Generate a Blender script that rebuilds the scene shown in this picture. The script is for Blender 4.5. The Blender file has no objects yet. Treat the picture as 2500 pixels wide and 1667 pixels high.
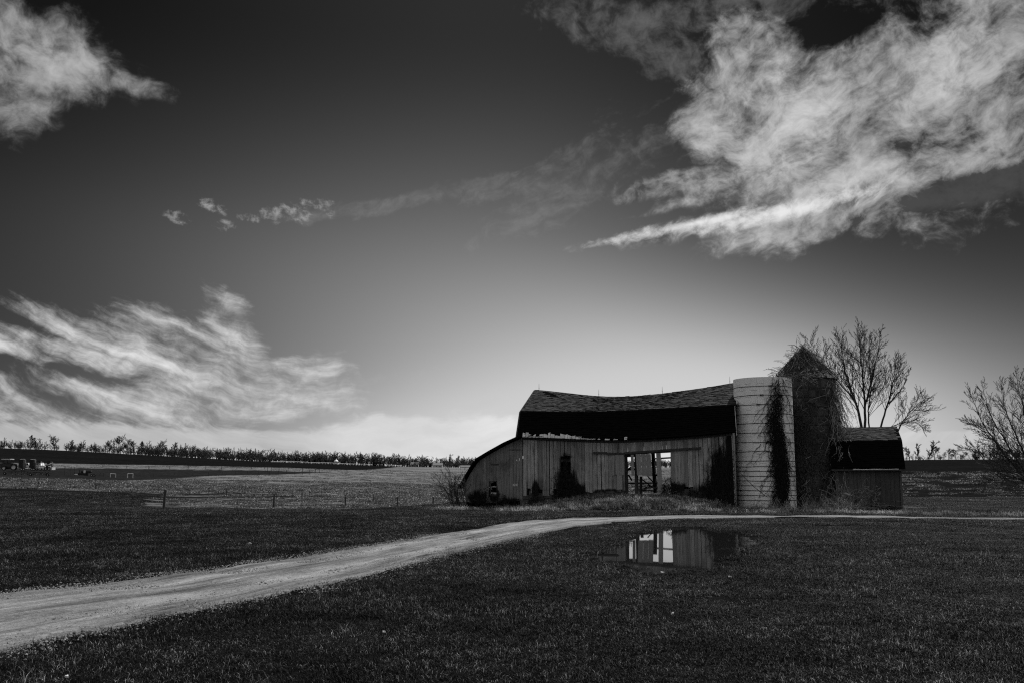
import bpy, math, random
import numpy as np
from mathutils import Vector, Matrix

# ------------------------------------------------------------------ camera
sc = bpy.context.scene
F, CX, CY, VH = 2250.0, 1250.0, 833.5, 1150.0      # reference lens in photo pixels
PITCH = math.atan((VH - CY) / F)
CAM_H = 2.0
cam = bpy.data.cameras.new('camera')
cam_o = bpy.data.objects.new('camera', cam)
sc.collection.objects.link(cam_o)
cam.sensor_width = 36.0
cam.lens = F / 2500.0 * 36.0
cam.clip_end = 8000.0
cam_o.location = (0, 0, CAM_H)
cam_o.rotation_euler = (math.radians(90) + PITCH, 0, 0)
sc.camera = cam_o
ST, CT = math.sin(PITCH), math.cos(PITCH)


def ray(u, v):
    a, b = u - CX, CY - v
    return np.array([a, F * CT - b * ST, F * ST + b * CT])


def at(u, v, d):
    """world point seen at photo pixel (u, v), d metres ahead"""
    r = ray(u, v)
    return np.array([0, 0, CAM_H]) + r * (d / r[1])


def azel(u, v):
    r = ray(u, v)
    return math.degrees(math.atan2(r[0], r[1])), math.degrees(math.atan2(r[2], math.hypot(r[0], r[1])))


# ------------------------------------------------------------------ sun and sky
SUN_EL, SUN_AZ = 54.0, 34.0           # behind the barn, to the right
sun = bpy.data.lights.new('sun', 'SUN')
sun.energy = 4.6
sun.angle = math.radians(0.53)
sun.color = (1.0, 1.0, 1.0)
sun_o = bpy.data.objects.new('sun', sun)
sc.collection.objects.link(sun_o)
sd = Vector((math.sin(math.radians(SUN_AZ)) * math.cos(math.radians(SUN_EL)),
             math.cos(math.radians(SUN_AZ)) * math.cos(math.radians(SUN_EL)),
             math.sin(math.radians(SUN_EL))))
sun_o.rotation_euler = sd.to_track_quat('Z', 'Y').to_euler()
sun_o.location = (0, 0, 60)

sc.view_settings.view_transform = 'Standard'
sc.view_settings.look = 'None'
sc.view_settings.gamma = 1.0
sc.view_settings.exposure = 0.0
sc.view_settings.use_curve_mapping = False

sc.cycles.use_denoising = False        # grain like the photograph's
sc.cycles.filter_width = 1.2
sc.cycles.max_bounces = 5
sc.cycles.diffuse_bounces = 2
sc.cycles.transparent_max_bounces = 4

world = bpy.data.worlds.new('World')
sc.world = world
world.use_nodes = True


class X:
    """small expression wrapper: arithmetic on shader sockets"""
    nt = None

    def __init__(self, s):
        self.s = s

    @staticmethod
    def m(op, *a, clamp=False):
        n = X.nt.nodes.new('ShaderNodeMath')
        n.operation = op
        n.use_clamp = clamp
        for i, v in enumerate(a):
            if isinstance(v, X):
                X.nt.links.new(v.s, n.inputs[i])
            else:
                n.inputs[i].default_value = float(v)
        return X(n.outputs[0])

    def __add__(s, o): return X.m('ADD', s, o)
    __radd__ = __add__
    def __sub__(s, o): return X.m('SUBTRACT', s, o)
    def __rsub__(s, o): return X.m('SUBTRACT', o, s)
    def __mul__(s, o): return X.m('MULTIPLY', s, o)
    __rmul__ = __mul__
    def __truediv__(s, o): return X.m('DIVIDE', s, o)
    def __pow__(s, o): return X.m('POWER', s, o)
    def max(s, o): return X.m('MAXIMUM', s, o)
    def min(s, o): return X.m('MINIMUM', s, o)
    def sm(s, lo, hi):
        n = X.nt.nodes.new('ShaderNodeMapRange')
        n.interpolation_type = 'SMOOTHSTEP'
        X.nt.links.new(s.s, n.inputs['Value'])
        n.inputs['From Min'].default_value = lo
        n.inputs['From Max'].default_value = hi
        return X(n.outputs[0])


def xyz(a, b, c=0.0):
    n = X.nt.nodes.new('ShaderNodeCombineXYZ')
    for i, v in enumerate((a, b, c)):
        if isinstance(v, X):
            X.nt.links.new(v.s, n.inputs[i])
        else:
            n.inputs[i].default_value = v
    return X(n.outputs[0])


def noise(vec, scale, detail=6, rough=0.55, dist=0.0, lac=2.0, dim='3D'):
    n = X.nt.nodes.new('ShaderNodeTexNoise')
    n.noise_dimensions = dim
    n.inputs['Scale'].default_value = scale
    n.inputs['Detail'].default_value = detail
    n.inputs['Roughness'].default_value = rough
    n.inputs['Distortion'].default_value = dist
    n.inputs['Lacunarity'].default_value = lac
    if vec is not None:
        X.nt.links.new(vec.s, n.inputs['Vector'])
    return X(n.outputs['Fac'])


def build_sky():
    nt = world.node_tree
    X.nt = nt
    bg = nt.nodes['Background']
    sky = nt.nodes.new('ShaderNodeTexSky')
    sky.sky_type = 'NISHITA'
    sky.sun_disc = False
    sky.sun_elevation = math.radians(SUN_EL)
    sky.sun_rotation = math.radians(SUN_AZ)
    sky.dust_density = 0.6
    sp = nt.nodes.new('ShaderNodeSeparateColor')
    nt.links.new(sky.outputs[0], sp.inputs[0])
    red = X(sp.outputs[0]) * 0.1                  # a red filter on black and white film
    tc = nt.nodes.new('ShaderNodeTexCoord')
    sx = nt.nodes.new('ShaderNodeSeparateXYZ')
    nt.links.new(tc.outputs['Generated'], sx.inputs[0])
    x, y, z = (X(o) for o in sx.outputs)
    az = X.m('ARCTAN2', x, y) * (180 / math.pi)
    el = X.m('ARCSINE', z) * (180 / math.pi)
    # film contrast, darker away from the sun's side and towards the zenith
    aa = (az - 8.0 + el.sm(4.0, 16.0) * 12.5) / 20.0
    aa = (aa * 1.3).max(aa * -1.0)
    side = X.m('EXPONENT', aa * aa * -0.9) * 0.9 + 0.1
    high = 1.0 - el.sm(3.0, 27.0) * 0.84
    base = (red.max(0.02) ** 1.65) * side * high * 1.68
    base = X.m('SMOOTH_MIN', base, 0.62, 0.3)
    # ---------------- clouds, laid out in azimuth and elevation
    w1 = noise(xyz(az + 31.0, el), 0.16, 3, 0.6, dim='2D')
    w2 = noise(xyz(az, el + 57.0), 0.16, 3, 0.6, dim='2D')
    wx = (w1 - 0.5) * 5.0
    wy = (w2 - 0.5) * 4.0
    waz, wel = az + wx, el + wy

    def mask(ells, a=az, e=el):
        vec = xyz(a, e, 1.0)
        out = None

        def dot(k):
            n = nt.nodes.new('ShaderNodeVectorMath')
            n.operation = 'DOT_PRODUCT'
            nt.links.new(vec.s, n.inputs[0])
            n.inputs[1].default_value = k
            return X(n.outputs['Value'])
        for (u, v, ru, rv, ang) in ells:
            ca, ce = azel(u, v)
            k = F * math.pi / 180 / math.cos(math.radians(ca)) * 1.03
            ru, rv = ru / k, rv / k
            c, s = math.cos(math.radians(ang)), math.sin(math.radians(ang))
            p = dot((c / ru, s / ru, -(ca * c + ce * s) / ru))
            q = dot((-s / rv, c / rv, -(ce * c - ca * s) / rv))
            d = X.m('MULTIPLY_ADD', p, p, q * q)
            out = d if out is None else out.min(d)
        return 1.0 - out.min(9.0) ** 0.5

    def streak(ang, sa, se, scale, detail=7, rough=0.6, seed=0.0, a=waz, e=wel):
        c, s = math.cos(math.radians(ang)), math.sin(math.radians(ang))
        return noise(xyz((a * c + e * s) * sa + seed * 7.0, (e * c - a * s) * se + seed * 3.0), scale, detail, rough, dim='2D')

    fluff = noise(xyz(az + wx * 0.9 + 11.0, el * 1.25 + wy * 0.9), 0.27, 7, 0.56, dim='2D')
    fine = noise(xyz(az + wx * 0.5, el * 1.2 + wy * 0.5 + 23.0), 1.15, 6, 0.66, dim='2D')
    st_r = streak(26, 0.20, 0.80, 0.8, 6, 0.60, 2.0, az + wx * 0.5, el + wy * 0.5)
    bend = (az + 14.0) * (az + 14.0) * 0.012
    st_l = streak(-9, 0.20, 0.90, 0.6, 7, 0.62, 7.0, az + wx * 0.7, el + wy * 0.45 - bend)

    # big cloud on the right
    m1 = mask([(2150, 310, 520, 250, 16), (2500, 150, 520, 320, 30), (2450, 380, 620, 130, 6), (1800, 270, 190, 150, 20),
               (1840, 110, 140, 80, -10), (1690, 455, 240, 55, 6), (1850, 530, 440, 36, 6), (2200, 480, 560, 70, 9)],
              az + wx * 0.35, el + wy * 0.35)
    hole = mask([(2060, 65, 130, 48, 14), (1590, 370, 180, 60, 0), (1560, 500, 210, 20, 6)], az + wx * 0.3, el + wy * 0.3)
    dim = mask([(2430, 455, 420, 60, 10)], az + wx * 0.3, el + wy * 0.3)
    d1 = (m1.min(0.34) * 2.6 + (fluff - 0.5) * 1.5 + (st_r - 0.5) * 0.8 + (fine - 0.5) * 0.9 - hole.max(0.0) * 1.25).sm(-0.15, 1.05)
    core = mask([(1900, 330, 330, 200, 60), (2000, 480, 420, 70, 8), (2300, 160, 200, 120, 30)], az + wx * 0.5, el + wy * 0.5)
    b1 = 0.27 + ((st_r - 0.5) * 0.65 + (fluff - 0.5) * 0.55 + (fine - 0.5) * 0.42) + core.max(-0.3).min(0.6) * 0.26 - dim.max(0.0).min(0.5) * 0.45
    tail = mask([(1700, 546, 250, 20, 8), (1900, 520, 260, 26, 8)], az + wx * 0.1, el + wy * 0.16)
    d_t = (tail * 1.2 + (st_r - 0.5) * 1.6 + (fine - 0.5) * 1.1).sm(-0.1, 1.25)
    # dim band along the top
    m2 = mask([(1480, 60, 400, 80, -20), (1950, 12, 520, 60, 0)], az + wx * 0.5, el + wy * 0.5)
    d2 = (m2.min(0.4) * 1.4 + (fluff - 0.5) * 2.4 + (fine - 0.5) * 1.4).sm(0.0, 1.3)
    # top left
    m3 = mask([(110, 120, 250, 125, -16), (20, 220, 130, 130, 50), (230, 170, 120, 70, -20), (290, 200, 140, 34, -6)], az + wx * 0.35, el + wy * 0.35)
    d3 = (m3.min(0.5) * 1.5 + (fluff - 0.5) * 2.0 + (fine - 0.5) * 0.9).sm(-0.15, 1.1)
    # small puffs and thin streaks
    m4 = mask([(440, 534, 52, 18, -10), (515, 502, 42, 20, -25), (546, 550, 34, 16, 0), (604, 531, 36, 14, 0), (660, 520, 40, 22, 0),
               (722, 517, 80, 30, 15), (792, 508, 34, 20, 0)], az + wx * 0.06, el + wy * 0.06)
    d4 = (m4.min(0.4) * 1.6 + (fine - 0.5) * 3.6).sm(0.2, 1.6)
    m5 = mask([(1180, 466, 200, 44, 13), (1430, 420, 320, 100, 24), (900, 505, 260, 24, 8),
               (1000, 925, 220, 30, 8), (1215, 978, 120, 12, 4), (1000, 998, 300, 14, 3)], az + wx * 0.14, el + wy * 0.14)
    d5 = (m5.min(0.4) * 1.4 + (st_r - 0.5) * 3.2 + (fine - 0.5) * 1.6).sm(0.05, 1.7)
    # cirrus low on the left
    m6 = mask([(520, 870, 400, 70, -17), (700, 905, 180, 52, 10), (330, 850, 330, 46, -17), (60, 840, 320, 42, -12), (180, 985, 560, 85, -5),
               (560, 975, 420, 75, 2), (590, 810, 130, 60, -50)], az + wx * 0.4, el + wy * 0.4)
    d6 = (m6.min(0.4) * 1.8 + (st_l - 0.5) * 3.0 + (fine - 0.5) * 0.9).sm(0.0, 1.65)
    # bank along the horizon
    m7 = mask([(420, 1110, 1000, 100, 0), (1080, 1085, 480, 95, 0), (1700, 1130, 700, 50, 0), (2330, 1075, 300, 26, 0)], az + wx * 0.1, el + wy * 0.25)
    d7 = (m7.min(0.5) * 2.0 + (st_l - 0.5) * 1.8 + (fluff - 0.5) * 0.7 + (fine - 0.5) * 0.25).sm(0.12, 0.75)
    # unseen sky around the view: clouds added bright as fill for shaded walls
    iz = (z.max(0.0) + 0.12) ** -1.0
    pl = noise(xyz(x * iz + 4.4, y * iz), 0.9, 5, 0.6, dim='2D')
    out = X.m('ABSOLUTE', az - 0.0).sm(31.0, 42.0).max(el.sm(29.0, 38.0))
    d8 = pl.sm(0.38, 0.62) * out

    glow = side * 0.45 + 0.55
    col = base
    def over(c, d, b):
        return c * (1.0 - d) + d * b
    col = over(col, d8, 0.60)
    col = over(col, d2 * 0.9, base * 0.5 + 0.12)
    col = over(col, d1 * 0.93, b1.max(0.07))
    col = over(col, d_t * 0.9, 0.85)
    col = over(col, d3 * 0.85, (0.11 + (fluff - 0.5) * 0.8 + (fine - 0.5) * 0.3 + m3.max(0.0) * 0.28).max(0.05))
    col = over(col, d4 * 0.8, 0.42)
    col = over(col, d5 * 0.17, 0.5)
    col = over(col, d6 * 0.95, 0.66 + (st_l - 0.5) * 0.6)
    col = over(col, d7 * 0.9, glow * 0.80 + (st_l - 0.5) * 0.35)
    col = col.max(0.008) * (1.0 / 0.1)
    nt.links.new(col.s, bg.inputs[0])
    bg.inputs[1].default_value = 0.1
    world.cycles.sampling_method = 'MANUAL'
    world.cycles.sample_map_resolution = 256


build_sky()

# ------------------------------------------------------------------ helpers
C = sc.collection
RNG = np.random.default_rng(11)
random.seed(5)
K = F / 1944.0


class MB:
    """collects vertices and faces of one mesh"""
    _tpl = {}

    def __init__(s):
        s.vs, s.n, s.idx, s.tot = [], 0, [], []

    @property
    def v(s):
        return s.n

    def add(s, vs, fs):
        a = np.asarray(vs, float).reshape(-1, 3)
        s.vs.append(a)
        s.idx.append(np.array([i for f in fs for i in f], np.int64) + s.n)
        s.tot.append(np.array([len(f) for f in fs], np.int64))
        s.n += len(a)

    def box(s, c, size, rz=0.0, axes=None):
        c = np.asarray(c, float)
        hx, hy, hz = (k / 2 for k in size)
        if axes is None:
            ca, sa = math.cos(rz), math.sin(rz)
            ax = (np.array([ca, sa, 0]), np.array([-sa, ca, 0]), np.array([0, 0, 1.0]))
        else:
            ax = [np.asarray(a, float) for a in axes]
        vs = [c + ax[0] * hx * i + ax[1] * hy * j + ax[2] * hz * k for k in (-1, 1) for j in (-1, 1) for i in (-1, 1)]
        s.add(vs, [(0, 2, 3, 1), (4, 5, 7, 6), (0, 1, 5, 4), (2, 6, 7, 3), (0, 4, 6, 2), (1, 3, 7, 5)])

    def hexa(s, bot, top):
        """closed prism between two matching polygons"""
        n = len(bot)
        s.add(list(bot) + list(top), [tuple(range(n - 1, -1, -1)), tuple(range(n, 2 * n))] +
              [(i, (i + 1) % n, n + (i + 1) % n, n + i) for i in range(n)])

    def tube(s, pts, rad, n=5, cap=True):
        p = np.asarray(pts, float)
        m = len(p)
        t = np.empty_like(p)
        t[1:-1] = p[2:] - p[:-2]
        t[0], t[-1] = p[1] - p[0], p[-1] - p[-2]
        ref = np.array([0.31, 0.21, 0.93]) if abs(t[:, 2]).mean() < 0.85 * (np.sqrt((t * t).sum(1)).mean() + 1e-9) else np.array([1.0, 0.2, 0.0])
        a = np.stack([t[:, 1] * ref[2] - t[:, 2] * ref[1], t[:, 2] * ref[0] - t[:, 0] * ref[2], t[:, 0] * ref[1] - t[:, 1] * ref[0]], -1)
        a /= np.sqrt((a * a).sum(1))[:, None] + 1e-9
        t /= np.sqrt((t * t).sum(1))[:, None] + 1e-9
        b = np.stack([t[:, 1] * a[:, 2] - t[:, 2] * a[:, 1], t[:, 2] * a[:, 0] - t[:, 0] * a[:, 2], t[:, 0] * a[:, 1] - t[:, 1] * a[:, 0]], -1)
        key = (m, n, cap)
        if key not in MB._tpl:
            fs = [(i * n + k, i * n + (k + 1) % n, (i + 1) * n + (k + 1) % n, (i + 1) * n + k) for i in range(m - 1) for k in range(n)]
            if cap:
                fs += [tuple(range(n - 1, -1, -1)), tuple((m - 1) * n + k for k in range(n))]
            an = 2 * np.pi * np.arange(n) / n
            MB._tpl[key] = (np.array([i for f in fs for i in f], np.int64), np.array([len(f) for f in fs], np.int64), np.cos(an), np.sin(an))
        ix, tt, co, si = MB._tpl[key]
        r = np.broadcast_to(np.asarray(rad, float), (m,))[:, None, None]
        ring = p[:, None, :] + r * (a[:, None, :] * co[None, :, None] + b[:, None, :] * si[None, :, None])
        s.vs.append(ring.reshape(-1, 3))
        s.idx.append(ix + s.n)
        s.tot.append(tt)
        s.n += m * n

    def lathe(s, c, prof, n=24, axis=2, a0=0.0, a1=2 * math.pi):
        """prof: list of (radius, offset along axis)"""
        vs = []
        for (r, h) in prof:
            for i in range(n):
                t = a0 + (a1 - a0) * i / n
                p = [0, 0, 0]
                p[axis] = h
                p[(axis + 1) % 3] = r * math.cos(t)
                p[(axis + 2) % 3] = r * math.sin(t)
                vs.append(np.asarray(c, float) + p)
        fs = []
        for j in range(len(prof) - 1):
            for i in range(n):
                fs.append((j * n + i, j * n + (i + 1) % n, (j + 1) * n + (i + 1) % n, (j + 1) * n + i))
        s.add(vs, fs)

    def mesh(s, name, mat, smooth=False):
        me = bpy.data.meshes.new(name)
        if s.n:
            v = np.concatenate(s.vs)
            ix = np.concatenate(s.idx)
            tt = np.concatenate(s.tot)
            me.vertices.add(len(v))
            me.vertices.foreach_set('co', v.astype(np.float32).ravel())
            me.loops.add(len(ix))
            me.loops.foreach_set('vertex_index', ix.astype(np.int32))
            me.polygons.add(len(tt))
            me.polygons.foreach_set('loop_start', (np.cumsum(tt) - tt).astype(np.int32))
            me.polygons.foreach_set('use_smooth', np.full(len(tt), smooth, bool))
            me.update(calc_edges=True)
        if mat is not None:
            me.materials.append(mat)
        return me

    def obj(s, name, mat, parent=None, smooth=False):
        return link(name, s.mesh(name, mat, smooth), parent)


def link(name, me, parent=None):
    """parts keep world coordinates: only top-level empties carry a place"""
    o = bpy.data.objects.new(name, me)
    C.objects.link(o)
    if parent is not None:
        o.parent = parent
        if parent.parent is None:
            o.matrix_parent_inverse = Matrix.LocRotScale(parent.location, parent.rotation_euler, parent.scale).inverted()
    return o


def tag(o, label=None, cat=None, group=None, kind=None):
    if label: o['label'] = label
    if cat: o['category'] = cat
    if group: o['group'] = group
    if kind: o['kind'] = kind
    return o


def thing(name, loc, label, cat, group=None):
    o = bpy.data.objects.new(name, None)
    o.empty_display_size = 0.3
    C.objects.link(o)
    o.location = tuple(map(float, loc))
    return tag(o, label, cat, group)


# ------------------------------------------------------------------ materials (black and white photograph: greys only)
def mat(name, val, rough=0.85, var=0.35, scale=6.0, stretch=(1, 1, 1), bump=0.0, bscale=None, spec=0.3, rand=0.0, metal=0.0,
        detail=6.0, attr=None, trans=0.0, blotch=0.0, bl_scale=0.6, crev=0.0):
    """grey procedural surface: value, noise variation, per object variation, relief"""
    m = bpy.data.materials.new(name)
    m.use_nodes = True
    nt = m.node_tree
    X.nt = nt
    b = nt.nodes['Principled BSDF']
    geo = nt.nodes.new('ShaderNodeNewGeometry')
    mp = nt.nodes.new('ShaderNodeMapping')
    nt.links.new(geo.outputs['Position'], mp.inputs['Vector'])
    mp.inputs['Scale'].default_value = stretch
    info = nt.nodes.new('ShaderNodeObjectInfo')
    if rand:
        off = nt.nodes.new('ShaderNodeVectorMath')
        off.operation = 'MULTIPLY_ADD'
        nt.links.new(info.outputs['Random'], off.inputs[0])
        off.inputs[1].default_value = (37, 51, 23)
        nt.links.new(mp.outputs[0], off.inputs[2])
        vec = X(off.outputs[0])
    else:
        vec = X(mp.outputs[0])
    n1 = noise(vec, scale, detail, 0.62)
    c = X.m('MULTIPLY', val, 1.0)
    if attr:
        at_ = nt.nodes.new('ShaderNodeAttribute')
        at_.attribute_name = attr
        c = X(at_.outputs['Fac']) * val
    if var:
        c = c * (1.0 + (n1 - 0.5) * (4.0 * var)).max(0.15)
    if blotch:
        n2 = noise(X(geo.outputs['Position']), bl_scale, 5, 0.6)
        c = c * (1.0 - n2.sm(0.45, 0.75) * blotch)
    if rand:
        c = c * (1.0 + (X(info.outputs['Random']) - 0.5) * (2.0 * rand))
    c = c.max(0.002).min(0.9)
    nt.links.new(c.s, b.inputs['Base Color'])
    b.inputs['Roughness'].default_value = rough
    b.inputs['Specular IOR Level'].default_value = spec
    b.inputs['Metallic'].default_value = metal
    if bump:
        bn = nt.nodes.new('ShaderNodeBump')
        bn.inputs['Strength'].default_value = bump
        bn.inputs['Distance'].default_value = 0.05
        h = noise(vec, bscale or scale * 2, 5, 0.65)
        nt.links.new(h.s, bn.inputs['Height'])
        nt.links.new(bn.outputs[0], b.inputs['Normal'])
    if trans:
        tr = nt.nodes.new('ShaderNodeBsdfTranslucent')
        nt.links.new(c.s, tr.inputs['Color'])
        mx = nt.nodes.new('ShaderNodeMixShader')
        mx.inputs[0].default_value = trans
        nt.links.new(b.outputs[0], mx.inputs[1])
        nt.links.new(tr.outputs[0], mx.inputs[2])
        nt.links.new(mx.outputs[0], nt.nodes['Material Output'].inputs['Surface'])
    return m


M = {}
DARKENED = ('plank', 'plank_dark')
M['plank'] = mat('weathered_plank', 0.31, 0.9, 0.46, 2.2, (9, 9, 0.55), 0.5, 5.0, 0.15, 0.34, blotch=0.5, bl_scale=0.9)
M['plank_dark'] = mat('weathered_plank_dark', 0.21, 0.9, 0.38, 2.2, (9, 9, 0.5), 0.5, 5.0, 0.15, 0.18, blotch=0.5, bl_scale=0.9)
M['door'] = mat('door_plank', 0.27, 0.9, 0.2, 2.2, (9, 9, 0.4), 0.4, 5.0, 0.15, 0.12)
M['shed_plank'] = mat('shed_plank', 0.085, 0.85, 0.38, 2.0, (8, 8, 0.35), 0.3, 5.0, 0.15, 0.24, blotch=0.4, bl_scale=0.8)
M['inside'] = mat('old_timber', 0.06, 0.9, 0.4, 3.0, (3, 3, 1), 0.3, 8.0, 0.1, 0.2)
M['stone'] = mat('foundation_stone', 0.07, 0.95, 0.5, 2.5, (1, 1, 1), 0.6, 5.0, 0.1)
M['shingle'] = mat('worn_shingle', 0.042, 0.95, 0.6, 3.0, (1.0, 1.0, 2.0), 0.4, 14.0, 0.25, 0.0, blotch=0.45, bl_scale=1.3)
M['shingle_low'] = mat('shaded_shingle', 0.006, 1.0, 0.3, 3.0, (1, 1, 2), 0.0, 14.0, 0.0)  # lower slopes' shade put into a blacker colour; also on decks and backs
M['eave'] = mat('bare_eave_board', 0.7, 0.9, 0.45, 3.0, (1, 1, 1), 0.5, 8.0, 0.1)
M['trim'] = mat('flaking_trim', 0.55, 0.9, 0.45, 3.5, (2, 2, 0.8), 0.4, 8.0, 0.1)
M['stave'] = mat('concrete_stave', 0.95, 0.9, 0.16, 2.5, (4, 4, 0.35), 0.25, 9.0, 0.2, 0.10, blotch=0.22, bl_scale=1.1)
M['stave_dark'] = mat('dark_stave', 0.065, 0.9, 0.5, 1.8, (2.5, 2.5, 0.6), 0.3, 9.0, 0.15, 0.35, blotch=0.6, bl_scale=0.9)  # darker, blotchier concrete for the rear silo
M['core'] = mat('mortar', 0.05, 0.95, 0.2, 4.0)
M['iron'] = mat('rusty_iron', 0.035, 0.7, 0.4, 8.0, metal=0.0)
M['tin'] = mat('rusty_tin', 0.035, 0.75, 0.6, 2.5, (1, 1, 1), 0.2, 6.0, 0.3, 0.3)
M['vine'] = mat('dry_vine', 0.07, 0.9, 0.5, 2.0, rand=0.1)
M['vine_dark'] = mat('black_dead_vine', 0.014, 0.95, 0.4, 3.0)
M['vine_pale'] = mat('pale_dry_vine', 0.28, 0.85, 0.55, 2.0, rand=0.1)
M['bark'] = mat('dark_bark', 0.045, 0.9, 0.3, 6.0)
M['bark_far'] = mat('distant_bark', 0.05, 0.95, 0.3, 0.5)
M['conifer'] = mat('conifer_needles', 0.016, 0.95, 0.3, 2.0)
M['post'] = mat('fence_post_wood', 0.05, 0.9, 0.3, 6.0, (1, 1, 0.3))
M['black'] = mat('black_paint', 0.012, 0.5, 0.2, 2.0)
M['white'] = mat('white_paint', 0.86, 0.4, 0.08, 2.0, spec=0.5)
M['siding'] = mat('house_siding', 0.45, 0.8, 0.08, 2.0)
M['roof'] = mat('house_roof', 0.16, 0.9, 0.15, 2.0)
M['rubber'] = mat('tyre_rubber', 0.015, 0.85, 0.2, 4.0)
M['metal_lt'] = mat('worn_steel', 0.6, 0.45, 0.25, 3.0, spec=0.5)
M['tractor'] = mat('tractor_paint', 0.022, 0.45, 0.2, 3.0, spec=0.5)
M['stonelitter'] = mat('pale_scrap', 0.75, 0.7, 0.1, 3.0)


def glass_mat():
    m = bpy.data.materials.new('window_glass')
    m.use_nodes = True
    b = m.node_tree.nodes['Principled BSDF']
    b.inputs['Base Color'].default_value = (0.01, 0.01, 0.01, 1)
    b.inputs['Roughness'].default_value = 0.08
    b.inputs['Specular IOR Level'].default_value = 0.6
    return m


M['glass'] = glass_mat()


def blade_mat(name, lo, hi, trans=0.35):
    """grass: every blade strip its own grey, some dry and pale"""
    m = bpy.data.materials.new(name)
    m.use_nodes = True
    nt = m.node_tree
    X.nt = nt
    b = nt.nodes['Principled BSDF']
    at_ = nt.nodes.new('ShaderNodeAttribute')
    at_.attribute_name = 'dry'
    geo = nt.nodes.new('ShaderNodeNewGeometry')
    big = noise(X(geo.outputs['Position']), 0.35, 5, 0.6)
    mid = noise(X(geo.outputs['Position']), 2.3, 3, 0.6)
    c = (X(at_.outputs['Fac']) ** 8.0) * (hi - lo) + lo
    c = c * ((0.35 + big.sm(0.34, 0.66) * 1.4) * (0.35 + mid.sm(0.3, 0.7) * 1.3))
    nt.links.new(c.s, b.inputs['Base Color'])
    b.inputs['Roughness'].default_value = 0.6
    b.inputs['Specular IOR Level'].default_value = 0.12
    tr = nt.nodes.new('ShaderNodeBsdfTranslucent')
    nt.links.new(c.s, tr.inputs['Color'])
    mx = nt.nodes.new('ShaderNodeMixShader')
    mx.inputs[0].default_value = trans
    nt.links.new(b.outputs[0], mx.inputs[1])
    nt.links.new(tr.outputs[0], mx.inputs[2])
    nt.links.new(mx.outputs[0], nt.nodes['Material Output'].inputs['Surface'])
    return m


M['grass'] = blade_mat('lawn_blades', 0.0045, 0.38)
M['straw'] = blade_mat('straw_blades', 0.04, 0.55)
M['stubble'] = blade_mat('stubble_blades', 0.045, 0.42)

# ------------------------------------------------------------------ terrain
# (photo column, [(metres at the 1944 px lens, photo row of the ground there)])
TAB = [
    (-900, [(40, 1247), (54, 1236), (70, 1212), (90, 1198), (125, 1180), (190, 1146), (330, 1120), (500, 1060), (800, 1075)]),
    (0,   [(40, 1247), (54, 1238), (70, 1216), (90, 1204), (125, 1189), (190, 1150), (330, 1133), (500, 1092), (800, 1096)]),
    (240, [(40, 1247), (54, 1240), (70, 1222), (90, 1210), (125, 1195), (190, 1165), (290, 1156), (330, 1139), (510, 1103), (800, 1106)]),
    (400, [(40, 1247), (54, 1241), (70, 1231), (90, 1219), (125, 1203), (190, 1178), (290, 1162), (330, 1143), (520, 1112), (800, 1115)]),
    (700, [(40, 1247), (54, 1244), (70, 1240), (90, 1232), (125, 1217), (190, 1186), (290, 1154), (330, 1143), (400, 1138), (600, 1128), (900, 1130)]),
    (1050, [(40, 1247), (54, 1244), (70, 1241), (101, 1237), (125, 1227), (190, 1196), (290, 1166), (400, 1150), (700, 1140), (1000, 1141)]),
    (1250, [(40, 1247), (54, 1238), (70, 1237), (101, 1233), (125, 1225), (190, 1196), (290, 1166), (400, 1150), (700, 1141), (1000, 1141)]),
    (1600, [(40, 1247), (54, 1230), (70, 1218), (101, 1205), (125, 1197), (190, 1176), (290, 1157), (400, 1148), (700, 1141), (1000, 1141)]),
    (1900, [(40, 1247), (54, 1224), (70, 1210), (101, 1195), (190, 1164), (290, 1146), (430, 1132), (900, 1134)]),
    (2200, [(40, 1247), (54, 1225), (70, 1208), (101, 1187), (190, 1153), (290, 1134), (430, 1122), (900, 1128)]),
    (2500, [(40, 1247), (54, 1226), (70, 1208), (101, 1186), (190, 1150), (290, 1131), (430, 1119), (900, 1126)]),
    (3300, [(40, 1247), (54, 1226), (70, 1208), (101, 1186), (190, 1150), (290, 1131), (430, 1119), (900, 1126)]),
]
FE = F / CT
ND, NTT = 260, 180
LD0, LD1 = math.log(3.0), math.log(4000.0)
T0, T1 = (TAB[0][0] - CX) / FE, (TAB[-1][0] - CX) / FE


def make_table():
    ds = np.exp(np.linspace(LD0, LD1, ND))
    cols, ts = [], []
    for (u, prof) in TAB:
        dd, zz = [1.0, 36.0 * K], [0.0, 0.0]
        for (d, v) in prof:
            d = d * K
            p = at(u, v, d)
            dd.append(d)
            zz.append(p[2] if d > 41 * K else 0.0)
        dd.append(6000.0)
        zz.append(zz[-1])
        cols.append(np.interp(ds, dd, zz))
        ts.append((u - CX) / FE)
    cols = np.array(cols)
    tt = np.linspace(T0, T1, NTT)
    g = np.array([np.interp(tt, ts, cols[:, j]) for j in range(ND)]).T
    for _ in range(3):
        g[1:-1] = (g[:-2] + g[1:-1] * 2 + g[2:]) / 4
        g[:, 1:-1] = (g[:, :-2] + g[:, 1:-1] * 2 + g[:, 2:]) / 4
    for _ in range(6):
        g[1:-1] = (g[:-2] + g[1:-1] * 2 + g[2:]) / 4
    return g


TABLE = make_table()


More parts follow.
